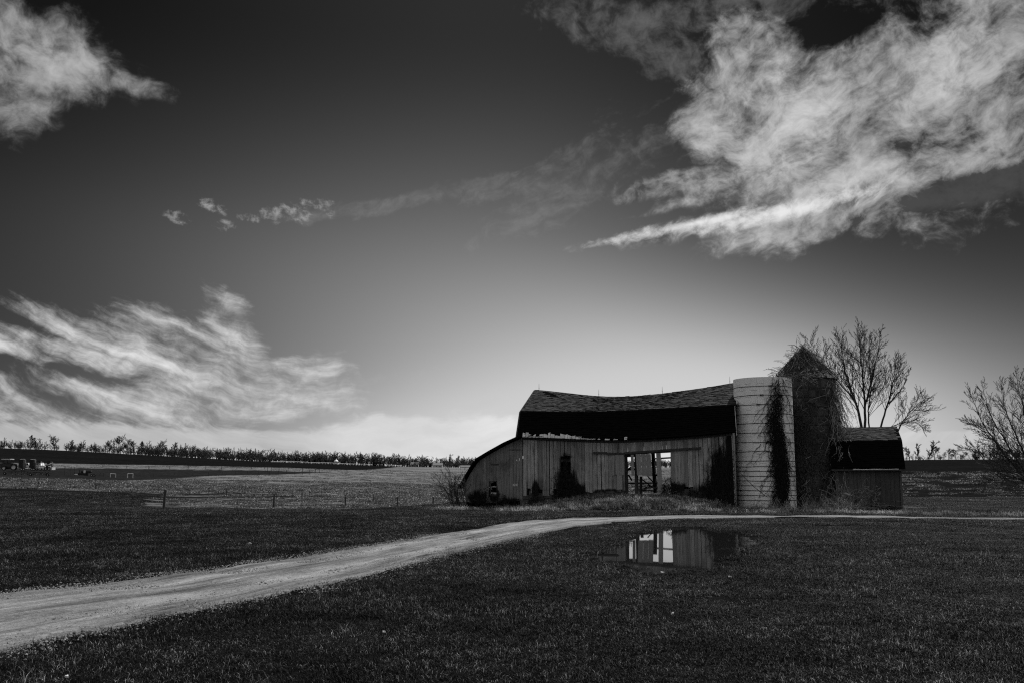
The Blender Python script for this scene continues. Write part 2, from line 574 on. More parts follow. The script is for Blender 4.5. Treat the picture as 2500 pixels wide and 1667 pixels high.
def vnoise(x, y, seed=0):
    """smooth value noise, vectorised"""
    x = np.asarray(x, float)
    y = np.asarray(y, float)
    xi, yi = np.floor(x).astype(np.int64), np.floor(y).astype(np.int64)
    fx, fy = x - xi, y - yi
    fx, fy = fx * fx * (3 - 2 * fx), fy * fy * (3 - 2 * fy)

    def h(a, b):
        n = (a * 374761393 + b * 668265263 + seed * 982451653) & 0xFFFFFFFF
        n = ((n ^ (n >> 13)) * 1274126177) & 0xFFFFFFFF
        return ((n ^ (n >> 16)) & 0xFFFF) / 65535.0
    return (h(xi, yi) * (1 - fx) + h(xi + 1, yi) * fx) * (1 - fy) + (h(xi, yi + 1) * (1 - fx) + h(xi + 1, yi + 1) * fx) * fy


# barn frame: front wall runs from the left corner to the right one, turned towards the camera
PHI = math.radians(15.6)
BA = np.array([math.cos(PHI), -math.sin(PHI), 0.0])      # along the front wall, to the right
BB = np.array([math.sin(PHI), math.cos(PHI), 0.0])       # into the barn
UP = np.array([0, 0, 1.0])
P0 = at(1276, VH, 47.0 * K)
P0[2] = 0.0


def wall_sz(u, v, off=0.0):
    """photo pixel -> (metres along the front wall, height) on the plane `off` metres behind the front wall"""
    r = ray(u, v)
    o = np.array([0, 0, CAM_H])
    q = P0 + BB * off
    k = np.dot(q - o, BB) / np.dot(r, BB)
    p = o + r * k
    return np.dot(p - q, BA), p[2]


def bw(s, b, z):
    """barn coordinates -> world"""
    return P0 + BA * s + BB * b + UP * z


def darken_planks():
    """near-black ragged areas and thin dark runs on the old boards"""
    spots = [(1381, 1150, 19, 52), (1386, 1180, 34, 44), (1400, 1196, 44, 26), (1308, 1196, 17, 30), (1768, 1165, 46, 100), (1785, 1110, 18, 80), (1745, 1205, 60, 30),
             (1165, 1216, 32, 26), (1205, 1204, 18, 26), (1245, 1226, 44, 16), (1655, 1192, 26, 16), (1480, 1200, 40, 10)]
    for nm in DARKENED:
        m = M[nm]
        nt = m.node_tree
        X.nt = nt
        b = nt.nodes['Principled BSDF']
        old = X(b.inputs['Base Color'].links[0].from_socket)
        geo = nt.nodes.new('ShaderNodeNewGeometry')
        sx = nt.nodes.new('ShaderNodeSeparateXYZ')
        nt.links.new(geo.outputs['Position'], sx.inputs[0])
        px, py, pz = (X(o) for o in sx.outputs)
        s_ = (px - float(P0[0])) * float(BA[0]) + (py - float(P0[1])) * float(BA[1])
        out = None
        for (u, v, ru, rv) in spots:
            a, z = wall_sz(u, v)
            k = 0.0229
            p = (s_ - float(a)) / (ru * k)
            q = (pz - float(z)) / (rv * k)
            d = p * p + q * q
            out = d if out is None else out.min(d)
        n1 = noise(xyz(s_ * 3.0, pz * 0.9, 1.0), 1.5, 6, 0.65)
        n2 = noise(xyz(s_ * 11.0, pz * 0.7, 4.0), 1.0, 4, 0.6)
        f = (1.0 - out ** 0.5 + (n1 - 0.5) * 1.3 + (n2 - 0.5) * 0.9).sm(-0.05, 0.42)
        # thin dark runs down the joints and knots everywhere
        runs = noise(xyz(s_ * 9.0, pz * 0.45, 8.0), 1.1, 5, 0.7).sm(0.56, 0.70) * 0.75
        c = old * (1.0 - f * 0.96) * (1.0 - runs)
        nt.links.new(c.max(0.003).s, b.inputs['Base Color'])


darken_planks()


S_MID = wall_sz(1570, 1150)[0]
PUD_C = None


def ground_plane(u, v):
    r = ray(u, v)
    k = -CAM_H / r[2]
    return r[0] * k, r[1] * k


# puddle outline on the ground, from its photo outline
PUD1 = [ground_plane(u, v) for u, v in [(1496, 1376), (1484, 1350), (1505, 1320), (1562, 1298), (1635, 1287), (1745, 1289), (1805, 1299), (1866, 1312),
                                        (1845, 1336), (1810, 1356), (1770, 1377), (1700, 1393), (1620, 1397), (1545, 1391)]]
PUD2 = [ground_plane(u, v) for u, v in [(1432, 1283), (1450, 1279.5), (1490, 1276.5), (1540, 1274.5), (1575, 1272), (1570, 1275), (1540, 1278), (1500, 1281), (1460, 1284)]]


def poly_sd(px, py, poly):
    """signed distance to a polygon (negative inside), vectorised"""
    px, py = np.asarray(px, float), np.asarray(py, float)
    best = np.full(px.shape, 1e9)
    inside = np.zeros(px.shape, bool)
    n = len(poly)
    for i in range(n):
        x0, y0 = poly[i]
        x1, y1 = poly[(i + 1) % n]
        ex, ey = x1 - x0, y1 - y0
        t = np.clip(((px - x0) * ex + (py - y0) * ey) / (ex * ex + ey * ey + 1e-12), 0, 1)
        best = np.minimum(best, np.hypot(px - x0 - t * ex, py - y0 - t * ey))
        c = ((y0 > py) != (y1 > py)) & (px < ex * (py - y0) / (ey if abs(ey) > 1e-12 else 1e-12) + x0)
        inside ^= c
    return np.where(inside, -best, best)


WATER_Z = -0.012
ROAD_TOP = [(-260, 1470), (0, 1447), (150, 1434), (300, 1418), (470, 1397), (620, 1376), (760, 1356), (900, 1334), (1020, 1312), (1110, 1296), (1200, 1283), (1300, 1271), (1400, 1264.5),
            (1500, 1261.5), (1650, 1259), (1850, 1257.5), (2100, 1259), (2300, 1261.5), (2520, 1264), (2800, 1268)]
ROAD_BOT = [(-260, 1660), (0, 1597), (150, 1560), (300, 1530), (470, 1495), (620, 1461), (760, 1432), (880, 1409), (1000, 1378), (1110, 1353), (1200, 1330), (1300, 1308), (1400, 1287),
            (1500, 1274), (1650, 1266.5), (1850, 1263), (2100, 1263.5), (2300, 1265.5), (2520, 1267.5), (2800, 1271.5)]
RT = np.array([ground_plane(*p) for p in ROAD_TOP])
RB = np.array([ground_plane(*p) for p in ROAD_BOT])
ROAD_POLY = [tuple(p) for p in RT] + [tuple(p) for p in RB[::-1]]


def gz(x, y, fine=True):
    x, y = np.asarray(x, float), np.asarray(y, float)
    d = np.maximum(y, 3.0)
    t = np.clip(x / np.maximum(y, 1.0), T0, T1 - 1e-6)
    gi = (t - T0) / (T1 - T0) * (NTT - 1)
    gj = np.clip((np.log(d) - LD0) / (LD1 - LD0) * (ND - 1), 0, ND - 1.001)
    i, j = np.minimum(gi.astype(int), NTT - 2), gj.astype(int)
    a, b = gi - i, gj - j
    z = (TABLE[i, j] * (1 - a) + TABLE[i + 1, j] * a) * (1 - b) + (TABLE[i, j + 1] * (1 - a) + TABLE[i + 1, j + 1] * a) * b
    z = np.where(y < 3.0, 0.0, z)
    # barn yard is level, with an earth ramp up to the big door
    rx, ry = x - P0[0], y - P0[1]
    s = rx * BA[0] + ry * BA[1]
    q = rx * BB[0] + ry * BB[1]
    lev = np.clip((20 - np.abs(s - 8)) / 6, 0, 1) * np.clip((q + 6) / 5, 0, 1) * np.clip((14 - q) / 6, 0, 1)
    z = z * (1 - lev) + (-0.06) * lev
    es = np.where(s < S_MID, (s - S_MID) / 5.2, (s - S_MID) / 4.4)
    ramp = np.exp(-np.abs(es) ** 2.6) * np.clip((q + 6.2) / 4.2, 0, 1) * np.clip((11 - q) / 3, 0, 1)
    ramp = ramp * ramp * (3 - 2 * ramp)
    z = z + 0.62 * ramp
    if fine:
        near = np.clip((90 - y) / 50, 0, 1)
        z = z + near * ((vnoise(x * 0.9, y * 0.9, 3) - 0.5) * 0.05 + (vnoise(x * 0.25, y * 0.25, 4) - 0.5) * 0.08 * np.clip((y - 24) / 12, 0, 1))
        far = np.clip((y - 70) / 80, 0, 1)
        z = z + far * ((vnoise(x * 0.06, y * 0.03, 5) - 0.5) * 0.5 + (vnoise(x * 0.5, y * 0.5, 6) - 0.5) * 0.12)
    wob = (vnoise(x * 1.1, y * 0.7, 8) - 0.5) * 0.9 + (vnoise(x * 4, y * 3, 9) - 0.5) * 0.35
    sd1 = poly_sd(x, y, PUD1) + wob
    z = np.where(sd1 < 0, np.minimum(z, WATER_Z) - 0.045 * np.clip(-sd1 / 0.6, 0, 1), np.where(sd1 < 4, np.maximum(z, WATER_Z + 0.03 * np.clip(sd1 / 0.5, 0, 1)), z))
    sd2 = poly_sd(x, y, PUD2) + wob * 0.12
    z = np.where(sd2 < 0.5, z * np.clip(np.abs(sd2), 0, 1) - 0.075 * np.clip((0.25 - sd2) / 0.5, 0, 1), z)
    return z


def gz1(x, y):
    return float(gz(np.array([x]), np.array([y]))[0])


def pix(x, y, z):
    """world -> photo pixel"""
    zz = z - CAM_H
    dep = y * CT + zz * ST
    return CX + F * x / dep, CY - F * (-y * ST + zz * CT) / dep


def hit(u, v, d0=5.0, d1=1500.0):
    """where the sight line through (u, v) meets the ground"""
    ds = np.exp(np.linspace(math.log(d0), math.log(d1), 900))
    r = ray(u, v)
    xs, ys, zs = r[0] / r[1] * ds, ds, CAM_H + r[2] / r[1] * ds
    g = gz(xs, ys) - zs
    i = np.argmax(g >= 0) if (g >= 0).any() else len(ds) - 1
    return np.array([xs[i], ys[i], gz1(xs[i], ys[i])])


def put(u, d):
    """ground point in photo column u at distance d"""
    r = ray(u, VH)
    x = r[0] / r[1] * d
    return np.array([x, d, gz1(x, d)])


def lin(u, pts):
    return np.interp(u, [p[0] for p in pts], [p[1] for p in pts])


def build_ground():
    a_f = np.linspace(-0.68, 0.72, 350)
    a_c = np.linspace(0.72, 2 * math.pi - 0.68, 60)[1:-1]
    ang = np.concatenate([a_f, a_c])
    r = np.concatenate([[0.5, 2, 4], np.linspace(6, 14, 50), np.linspace(14.1, 34, 190), np.linspace(34.3, 75, 130),
                        np.exp(np.linspace(math.log(76), math.log(900), 230)), [1000, 1300, 1800, 2500, 4000]])
    A, R = np.meshgrid(ang, r, indexing='ij')
    x, y = np.sin(A) * R, np.cos(A) * R
    z = gz(x.ravel(), y.ravel()).reshape(x.shape)
    na, nr = x.shape
    v = np.stack([x, y, z], -1).reshape(-1, 3)
    ia = np.arange(na)[:, None]
    ib = np.arange(nr - 1)[None, :]
    ia2 = (ia + 1) % na
    f = np.stack([ia * nr + ib, ia * nr + ib + 1, ia2 * nr + ib + 1, ia2 * nr + ib], -1).reshape(-1, 4)
    me = bpy.data.meshes.new('ground')
    me.vertices.add(len(v))
    me.vertices.foreach_set('co', v.ravel())
    me.loops.add(f.size)
    me.loops.foreach_set('vertex_index', f.ravel())
    me.polygons.add(len(f))
    me.polygons.foreach_set('loop_start', np.arange(0, f.size, 4))
    me.polygons.foreach_set('loop_total', np.full(len(f), 4))
    me.polygons.foreach_set('use_smooth', np.ones(len(f), bool))
    me.update(calc_edges=True)
    # colour of the soil and crop of each field
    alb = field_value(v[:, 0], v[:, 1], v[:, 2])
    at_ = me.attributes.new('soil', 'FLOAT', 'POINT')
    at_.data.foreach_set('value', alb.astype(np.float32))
    me.materials.append(ground_mat())
    o = link('ground', me)
    tag(o, kind='structure')
    return o


def field_value(x, y, z):
    base = np.full(len(x), 0.009)
    fr = y > 40
    u, v = np.zeros(len(x)), np.full(len(x), 2000.0)
    uu, vv = pix(x[fr], y[fr], z[fr])
    u[fr], v[fr] = uu, vv
    dist = y
    L1 = lin(u, [(-900, 1180), (0, 1190), (400, 1203), (700, 1213), (1050, 1226), (1300, 1226), (1700, 1226)])
    L2 = lin(u, [(-900, 1164), (0, 1167), (300, 1173), (420, 1167), (500, 1162), (700, 1156), (830, 1151), (860, 1100), (1300, 1100)])
    L3 = lin(u, [(-900, 1138), (0, 1141), (400, 1144), (600, 1147), (760, 1151), (840, 1151.5), (860, 1100), (1300, 1100)])
    L4 = lin(u, [(-900, 1126), (0, 1129), (150, 1131), (500, 1136.5), (700, 1141), (840, 1146), (900, 1146), (980, 1138), (1300, 1138)])
    left = (u < 1750) & (dist > 46 * K)
    w = (vnoise(x * 0.05, y * 0.05, 21) - 0.5) * 2.0
    vv = v + w
    zone = np.full(len(x), 0.009)
    zone = np.where(vv < 1241, 0.010, zone)
    mud = (vv < 1241) & (u + 260 * (vnoise(x * 0.06, y * 0.25, 24) - 0.5) + (vv - 1215) * 6 > 330) & (u < 1200)
    zone = np.where(mud, 0.05 + 0.07 * (vnoise(x * 0.12 + y * 0.5, y * 0.9, 22) > 0.55), zone)
    rut = (vnoise(x * 0.02 + 3, v * 0.42 + u * 0.004, 27) < 0.27) & (v > L1 - 7) & (v < 1239)
    zone = np.where(vv < L1, 0.13 * (0.8 + 0.4 * vnoise(x * 0.04, y * 0.02, 28)), zone)
    zone = np.where(rut, 0.014, zone)
    zone = np.where(vv < L2, 0.016, zone)
    zone = np.where(vv < L3, 0.13, zone)
    zone = np.where(v < L4, 0.0075, zone)
    base = np.where(left, zone, base)
    right = (u > 1750) & (dist > 52 * K)
    base = np.where(right, np.where(v < 1155 + 6 * vnoise(x * 0.03, y * 0.02, 25), 0.008, 0.010), base)
    # earth ramp at the barn: straw and bare soil
    rx, ry = x - P0[0], y - P0[1]
    s = rx * BA[0] + ry * BA[1]
    q = rx * BB[0] + ry * BB[1]
    rampz = (np.abs(s - S_MID) < 6) & (q > -6) & (q < 0)
    base = np.where(rampz, 0.07, base)
    base = np.where((s > -4) & (s < 24) & (q > -1.2) & (q < 9), 0.018, base)  # ground at the wall foot darkened: shade put into the soil colour
    return base


def ground_mat():
    m = bpy.data.materials.new('soil_and_turf')
    m.use_nodes = True
    nt = m.node_tree
    X.nt = nt
    b = nt.nodes['Principled BSDF']
    geo = nt.nodes.new('ShaderNodeNewGeometry')
    p = X(geo.outputs['Position'])
    a = nt.nodes.new('ShaderNodeAttribute')
    a.attribute_name = 'soil'
    mp = nt.nodes.new('ShaderNodeMapping')
    nt.links.new(geo.outputs['Position'], mp.inputs['Vector'])
    mp.inputs['Scale'].default_value = (0.35, 1.0, 1.0)
    fine = noise(p, 5.0, 6, 0.75)
    mid = noise(X(mp.outputs[0]), 0.6, 6, 0.65)
    big = noise(X(mp.outputs[0]), 0.05, 4, 0.6)
    speck = noise(X(mp.outputs[0]), 1.6, 4, 0.8).sm(0.35, 0.68) * 1.1 + 0.5
    c = X(a.outputs['Fac']) * speck * ((fine * 1.8 + 0.1) * (mid * 1.3 + 0.35) * (big * 0.9 + 0.55))
    nt.links.new(c.max(0.004).s, b.inputs['Base Color'])
    b.inputs['Roughness'].default_value = 1.0
    b.inputs['Specular IOR Level'].default_value = 0.0
    bn = nt.nodes.new('ShaderNodeBump')
    bn.inputs['Strength'].default_value = 0.9
    bn.inputs['Distance'].default_value = 0.08
    nt.links.new((fine + mid).s, bn.inputs['Height'])
    nt.links.new(bn.outputs[0], b.inputs['Normal'])
    return m


build_ground()


# ------------------------------------------------------------------ driveway, puddles
def road_mat():
    m = bpy.data.materials.new('packed_gravel')
    m.use_nodes = True
    nt = m.node_tree
    X.nt = nt
    b = nt.nodes['Principled BSDF']
    geo = nt.nodes.new('ShaderNodeNewGeometry')
    p = X(geo.outputs['Position'])
    a = nt.nodes.new('ShaderNodeAttribute')
    a.attribute_name = 'across'
    al = nt.nodes.new('ShaderNodeAttribute')
    al.attribute_name = 'along'
    t = X(a.outputs['Fac'])
    n0 = noise(p, 0.5, 5, 0.6)
    grit = noise(p, 15.0, 4, 0.85)
    patch = noise(xyz(X(al.outputs['Fac']) * 0.30, t * 11.0, 2.0), 1.0, 7, 0.72)
    tw = t + (n0 - 0.5) * 0.28
    # two wheel tracks packed smooth and pale, loose darker gravel between
    def bump_(c, w):
        k = (tw - c) / w
        return X.m('EXPONENT', k * k * -1.0)
    track = bump_(0.27, 0.085).max(bump_(0.70, 0.085))
    gouge = noise(xyz(X(al.outputs['Fac']) * 0.45, t * 6.0, 6.0), 1.0, 5, 0.65).sm(0.60, 0.72)
    c = 0.15 + track * 0.11 + (patch - 0.5) * 0.75 - gouge * 0.14
    c = c * (1.0 + (grit - 0.5) * 3.0 * (1.0 - track * 0.5)).max(0.2) * (0.6 + n0 * 0.8)
    nt.links.new(c.max(0.03).min(0.6).s, b.inputs['Base Color'])
    b.inputs['Roughness'].default_value = 0.92
    b.inputs['Specular IOR Level'].default_value = 0.15
    bn = nt.nodes.new('ShaderNodeBump')
    bn.inputs['Strength'].default_value = 1.0
    bn.inputs['Distance'].default_value = 0.05
    nt.links.new((grit + patch * 1.5 - gouge * 0.6).s, bn.inputs['Height'])
    nt.links.new(bn.outputs[0], b.inputs['Normal'])
    return m


def road_point(s, t):
    i = min(int(s), len(RT) - 2)
    f = s - i
    return (RT[i] * (1 - f) + RT[i + 1] * f) * (1 - t) + (RB[i] * (1 - f) + RB[i + 1] * f) * t


def build_road():
    ns, ntt = 420, 26
    ss = np.linspace(0, len(RT) - 1.001, ns)
    L = [0.0]
    for k in range(1, ns):
        L.append(L[-1] + np.linalg.norm(road_point(ss[k], 0.5) - road_point(ss[k - 1], 0.5)))
    vs, ac, al = [], [], []
    for k, s in enumerate(ss):
        e0 = (vnoise(L[k] * 0.9, 0.5, 31) - 0.5) * 0.6 + (vnoise(L[k] * 4, 0.5, 33) - 0.5) * 0.16
        e1 = (vnoise(L[k] * 0.9, 7.5, 32) - 0.5) * 0.6 + (vnoise(L[k] * 4, 7.5, 34) - 0.5) * 0.16
        w = np.linalg.norm(road_point(s, 1) - road_point(s, 0))
        lo, hi = min(e0 / w, 0.2), 1 + max(e1 / w, -0.2)
        for j in range(ntt):
            t = lo + (hi - lo) * j / (ntt - 1)
            p = road_point(s, t)
            vs.append((p[0], p[1], 0))
            ac.append(t)
            al.append(L[k])
    vs = np.array(vs)
    t = np.array(ac)
    crown = 0.02 * np.sin(np.clip(t, 0, 1) * math.pi) - 0.015 * (np.exp(-((t - 0.27) / 0.08) ** 2) + np.exp(-((t - 0.7) / 0.08) ** 2))
    edge = np.where((t < 0.03) | (t > 0.97), -0.03, 0.0)
    vs[:, 2] = gz(vs[:, 0], vs[:, 1]) + 0.014 + np.maximum(crown + 0.012, 0) * 0.9 + (vnoise(vs[:, 0] * 2, vs[:, 1] * 2, 36) - 0.5) * 0.012 + edge
    f = [(k * ntt + j, (k + 1) * ntt + j, (k + 1) * ntt + j + 1, k * ntt + j + 1) for k in range(ns - 1) for j in range(ntt - 1)]
    me = bpy.data.meshes.new('driveway')
    me.from_pydata([tuple(p) for p in vs], [], f)
    for nm, val in (('across', ac), ('along', al)):
        q = me.attributes.new(nm, 'FLOAT', 'POINT')
        q.data.foreach_set('value', np.array(val, np.float32))
    me.polygons.foreach_set('use_smooth', [True] * len(me.polygons))
    me.materials.append(road_mat())
    tag(link('driveway', me), kind='structure')


build_road()


def water_mat():
    m = bpy.data.materials.new('still_water')
    m.use_nodes = True
    nt = m.node_tree
    X.nt = nt
    b = nt.nodes['Principled BSDF']
    b.inputs['Base Color'].default_value = (0.012, 0.012, 0.012, 1)
    b.inputs['Roughness'].default_value = 0.015
    b.inputs['IOR'].default_value = 1.333
    b.inputs['Specular IOR Level'].default_value = 0.5
    geo = nt.nodes.new('ShaderNodeNewGeometry')
    bn = nt.nodes.new('ShaderNodeBump')
    bn.inputs['Strength'].default_value = 0.02
    bn.inputs['Distance'].default_value = 0.02
    nt.links.new(noise(X(geo.outputs['Position']), 2.0, 2, 0.5).s, bn.inputs['Height'])
    nt.links.new(bn.outputs[0], b.inputs['Normal'])
    return m


M['water'] = water_mat()


def build_puddle(poly, grow, zz, label):
    c = np.mean(np.array(poly), axis=0)
    pts = [c + (np.array(p) - c) * grow for p in poly]
    me = bpy.data.meshes.new('puddle')
    me.from_pydata([(float(p[0]), float(p[1]), zz) for p in pts], [], [tuple(range(len(pts)))])
    me.materials.append(M['water'])
    o = link('puddle', me)
    if me.polygons[0].normal.z < 0:
        me.flip_normals()
    tag(o, label, kind='structure')


build_puddle(PUD1, 1.25, WATER_Z, None)
build_puddle(PUD2, 1.15, 0.004, None)

# ------------------------------------------------------------------ barn
def plane_sz(u, v, Q, off=0.0):
    r = ray(u, v)
    o = np.array([0, 0, CAM_H])
    q = Q + BB * off
    k = np.dot(q - o, BB) / np.dot(r, BB)
    p = o + r * k
    return np.dot(p - q, BA), p[2]


class Curve:
    """height along a wall, given by photo points on a plane"""
    def __init__(s, pts, Q, off):
        a = [plane_sz(u, v, Q, off) for u, v in pts]
        s.s = np.array([p[0] for p in a])
        s.z = np.array([p[1] for p in a])
        s.off = off

    def __call__(s, x):
        # smoothed interpolation
        return float(np.mean([np.interp(x + k, s.s, s.z) for k in (-0.5, -0.25, 0, 0.25, 0.5)]))

    @property
    def lo(s): return s.s[0]

    @property
    def hi(s): return s.s[-1]


def grid_slope(Q, low, high, n, name, matl, parent, thick=0.09):
    """roof slope between two curves as a closed slab"""
    mb = MB()
    top, bot = [], []
    for i in range(n + 1):
        f = i / n
        a = low.lo + (low.hi - low.lo) * f
        b = high.lo + (high.hi - high.lo) * f
        top.append((Q + BA * a + BB * low.off + UP * low(a), Q + BA * b + BB * high.off + UP * high(b)))
    nrm = np.cross(top[-1][0] - top[0][0], top[0][1] - top[0][0])
    nrm /= np.linalg.norm(nrm)
    if nrm[2] < 0:
        nrm = -nrm
    for i in range(n):
        a0, b0 = top[i]
        a1, b1 = top[i + 1]
        mb.hexa([a0 - nrm * thick, a1 - nrm * thick, b1 - nrm * thick, b0 - nrm * thick], [a0, a1, b1, b0])
    return mb.obj(name, matl, parent), nrm


def shingle_rows(Q, low, high, nrm, parent, matl, w=0.28, rows=24, holes=(), seed=3, drop=0.02):
    rg = np.random.default_rng(seed)
    mb = MB()
    L = low.hi - low.lo
    n = int(L / w)
    for j in range(rows):
        f0, f1 = j / rows, (j + 1.25) / rows
        off = rg.random() * w
        for i in range(n + 1):
            x0 = (i * w - off) / L
            x1 = x0 + w / L * 0.96
            x0, x1 = max(x0, 0.0), min(x1, 1.0)
            if x1 - x0 < 0.003 or rg.random() < drop:
                continue
            if any(abs((x0 + x1) / 2 - hx) < hw and abs(f0 - hy) < hh for hx, hy, hw, hh in holes):
                continue

            def pt(x, f):
                f = min(f, 1.0)
                a = low.lo + L * x
                b = high.lo + (high.hi - high.lo) * x
                pa = Q + BA * a + BB * low.off + UP * low(a)
                pb = Q + BA * b + BB * high.off + UP * high(b)
                return pa * (1 - f) + pb * f
            lift = 0.028 + rg.random() * 0.03
            tw = (rg.random() - 0.5) * 0.02
            e = (rg.random() - 0.5) * 0.4 / rows
            p = [pt(x0, f0 + e), pt(x1, f0 + e), pt(x1, f1), pt(x0, f1)]
            t = [p[0] + nrm * (lift + tw), p[1] + nrm * (lift - tw), p[2] + nrm * 0.008, p[3] + nrm * 0.008]
            b = [q + nrm * 0.003 for q in p]
            mb.add(t + b, [(0, 1, 2, 3), (4, 5, 1, 0), (5, 6, 2, 1), (7, 4, 0, 3)])
    o = mb.obj('shingles', matl, parent)
    o['kind'] = 'stuff'
    return o


def plank(Q, s0, s1, zb, zt0, zt1, off, matl, parent, thick=0.026, name='plank', lean=0.0, jag=0.0, rg=random):
    """one vertical board of a wall; zb = bottom, zt = top at each side"""
    mb = MB()
    tw = (rg.random() - 0.5) * 0.012
    j0, j1 = (rg.random() - 0.5) * jag, (rg.random() - 0.5) * jag
    fr, bk = [], []
    for (s, z, k) in ((s0 + lean, zb + j0, tw), (s1 + lean, zb + j1, -tw), (s1, zt1, -tw), (s0, zt0, tw)):
        fr.append(Q + BA * s + BB * (off - thick + k) + UP * z)
        bk.append(Q + BA * s + BB * (off + k) + UP * z)
    mb.hexa(bk, fr)
    return mb.obj(name, matl, parent)


def C_Z(c):
    return c((c.lo + c.hi) / 2) - 0.25


def build_barn():
    rg = random.Random(8)
    barn = thing('barn', P0 + BA * 6, 'long weathered wooden barn with swaybacked gambrel roof and missing doors', 'barn')
    eave = Curve([(1262, 1064), (1330, 1066), (1400, 1069), (1500, 1072), (1600, 1069), (1700, 1062), (1797, 1053)], P0, -0.42)
    brk = Curve([(1271, 1003), (1400, 1005), (1500, 1003), (1600, 998), (1700, 992), (1798, 987)], P0, 0.42)
    ridge = Curve([(1306, 950), (1380, 958), (1440, 965), (1500, 968), (1560, 966), (1650, 956), (1740, 943), (1800, 932)], P0, 4.0)
    L = wall_sz(1791, 1150)[0]
    depth = 8.0
    # roof
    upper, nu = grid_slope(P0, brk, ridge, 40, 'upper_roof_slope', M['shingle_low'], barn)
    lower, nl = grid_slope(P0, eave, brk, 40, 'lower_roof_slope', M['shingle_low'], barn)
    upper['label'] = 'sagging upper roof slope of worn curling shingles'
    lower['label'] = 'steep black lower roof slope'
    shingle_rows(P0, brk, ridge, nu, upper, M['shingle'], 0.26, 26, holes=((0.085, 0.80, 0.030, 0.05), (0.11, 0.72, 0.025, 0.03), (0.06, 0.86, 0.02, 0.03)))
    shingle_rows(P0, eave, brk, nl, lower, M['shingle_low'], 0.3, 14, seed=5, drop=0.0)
    # back slopes mirror the front ones
    for nm, c0, c1 in (('upper_roof_slope', brk, ridge), ('lower_roof_slope', eave, brk)):
        mb = MB()
        n = 24
        def bk(c, f):
            s = c.lo + (c.hi - c.lo) * f
            return P0 + BA * s + BB * (2 * ridge.off - c.off) + UP * c(s)
        for i in range(n):
            q = [bk(c0, i / n), bk(c0, (i + 1) / n), bk(c1, (i + 1) / n), bk(c1, i / n)]
            mb.hexa([p - UP * 0.1 for p in q], q)
        mb.obj(nm, M['shingle_low'], barn)
    # rake boards at the left gable
    mb = MB()
    for (c0, c1) in ((eave, brk), (brk, ridge)):
        p = P0 + BA * (c0.lo - 0.02) + BB * c0.off + UP * (c0(c0.lo) - 0.06)
        q = P0 + BA * (c1.lo - 0.02) + BB * c1.off + UP * (c1(c1.lo) - 0.06)
        mb.tube([p, q], 0.07, 4)
    mb.obj('rake_board', M['inside'], barn)
    # lightning rods on the ridge
    for u, v in ((1316, 952), (1462, 967), (1617, 960), (1782, 936)):
        s, z = plane_sz(u, v, P0, 4.0)
        b = P0 + BA * s + BB * 4.0 + UP * (ridge(s))
        mb = MB()
        mb.tube([b - UP * 0.05, b + UP * 0.2, b + UP * 0.42], [0.016, 0.012, 0.006], 5)
        mb.lathe(b + UP * 0.12, [(0.0, -0.03), (0.03, 0), (0.0, 0.03)], 6)
        mb.obj('lightning_rod', M['iron'], barn)
    # pale bare boards of the eave flare, left half
    s_end = wall_sz(1532, 1066)[0]
    s = 0.12
    while s < s_end:
        w = rg.uniform(0.14, 0.34)
        z = eave(s + w / 2)
        fade = 1.0 if s < s_end - 2.6 else 0.6
        mb = MB()
        h = rg.uniform(0.10, 0.25) * fade
        a = P0 + BA * s + BB * (-0.47) + UP * (z + 0.0 + rg.uniform(-0.015, 0.01))
        c = P0 + BA * (s + w - 0.02) + BB * (-0.47) + UP * (z + rg.uniform(-0.015, 0.01))
        up1 = BB * 0.09 + UP * h
        up2 = BB * 0.09 + UP * (h + rg.uniform(-0.09, 0.07))
        th = np.array([0, 0, 0.03])
        mb.hexa([a - th, c - th, c + up2 - th, a + up1 - th], [a, c, c + up2, a + up1])
        mb.obj('eave_board', M['eave'], barn)
        s += w + (rg.uniform(0.1, 0.4) if s > s_end - 2.2 else 0.0)
    # soffit plate
    mb = MB()
    n = 26
    for i in range(n):
        a, b = L * i / n, L * (i + 1) / n
        za, zb = eave(a) - 0.17, eave(b) - 0.17
        mb.hexa([bw(a, -0.05, za), bw(b, -0.05, zb), bw(b, -0.02, zb), bw(a, -0.02, za)],
                [bw(a, -0.05, za + 0.16), bw(b, -0.05, zb + 0.16), bw(b, -0.02, zb + 0.16), bw(a, -0.02, za + 0.16)])
    mb.obj('eave_plate', M['inside'], barn)

    # front wall: girts behind, boards in front
    bot = Curve([(1272, 1207), (1350, 1209), (1425, 1203), (1470, 1197), (1525, 1196), (1640, 1196), (1700, 1197), (1795, 1204)], P0, 0.0)
    top = Curve([(1272, 1072), (1400, 1078), (1500, 1081), (1600, 1077), (1700, 1068), (1795, 1060)], P0, 0.0)
    d0, d1 = wall_sz(1527, 1150)[0], wall_sz(1640, 1150)[0]
    e0, e1 = wall_sz(1368, 1150)[0], wall_sz(1391, 1150)[0]
    trk = Curve([(1440, 1104), (1525, 1106), (1610, 1100), (1720, 1093)], P0, 0.0)
    mb = MB()
    for h in (0.25, 0.62, 0.97):
        for (a, b) in ((0.05, d0 - 0.1), (d1 + 0.1, L - 0.05)):
            za = bot(a) * (1 - h) + top(a) * h
            zb = bot(b) * (1 - h) + top(b) * h
            mb.hexa([bw(a, 0.03, za - 0.07), bw(b, 0.03, zb - 0.07), bw(b, 0.15, zb - 0.07), bw(a, 0.15, za - 0.07)],
                    [bw(a, 0.03, za + 0.07), bw(b, 0.03, zb + 0.07), bw(b, 0.15, zb + 0.07), bw(a, 0.15, za + 0.07)])
    a, b = d0 - 0.3, d1 + 0.3
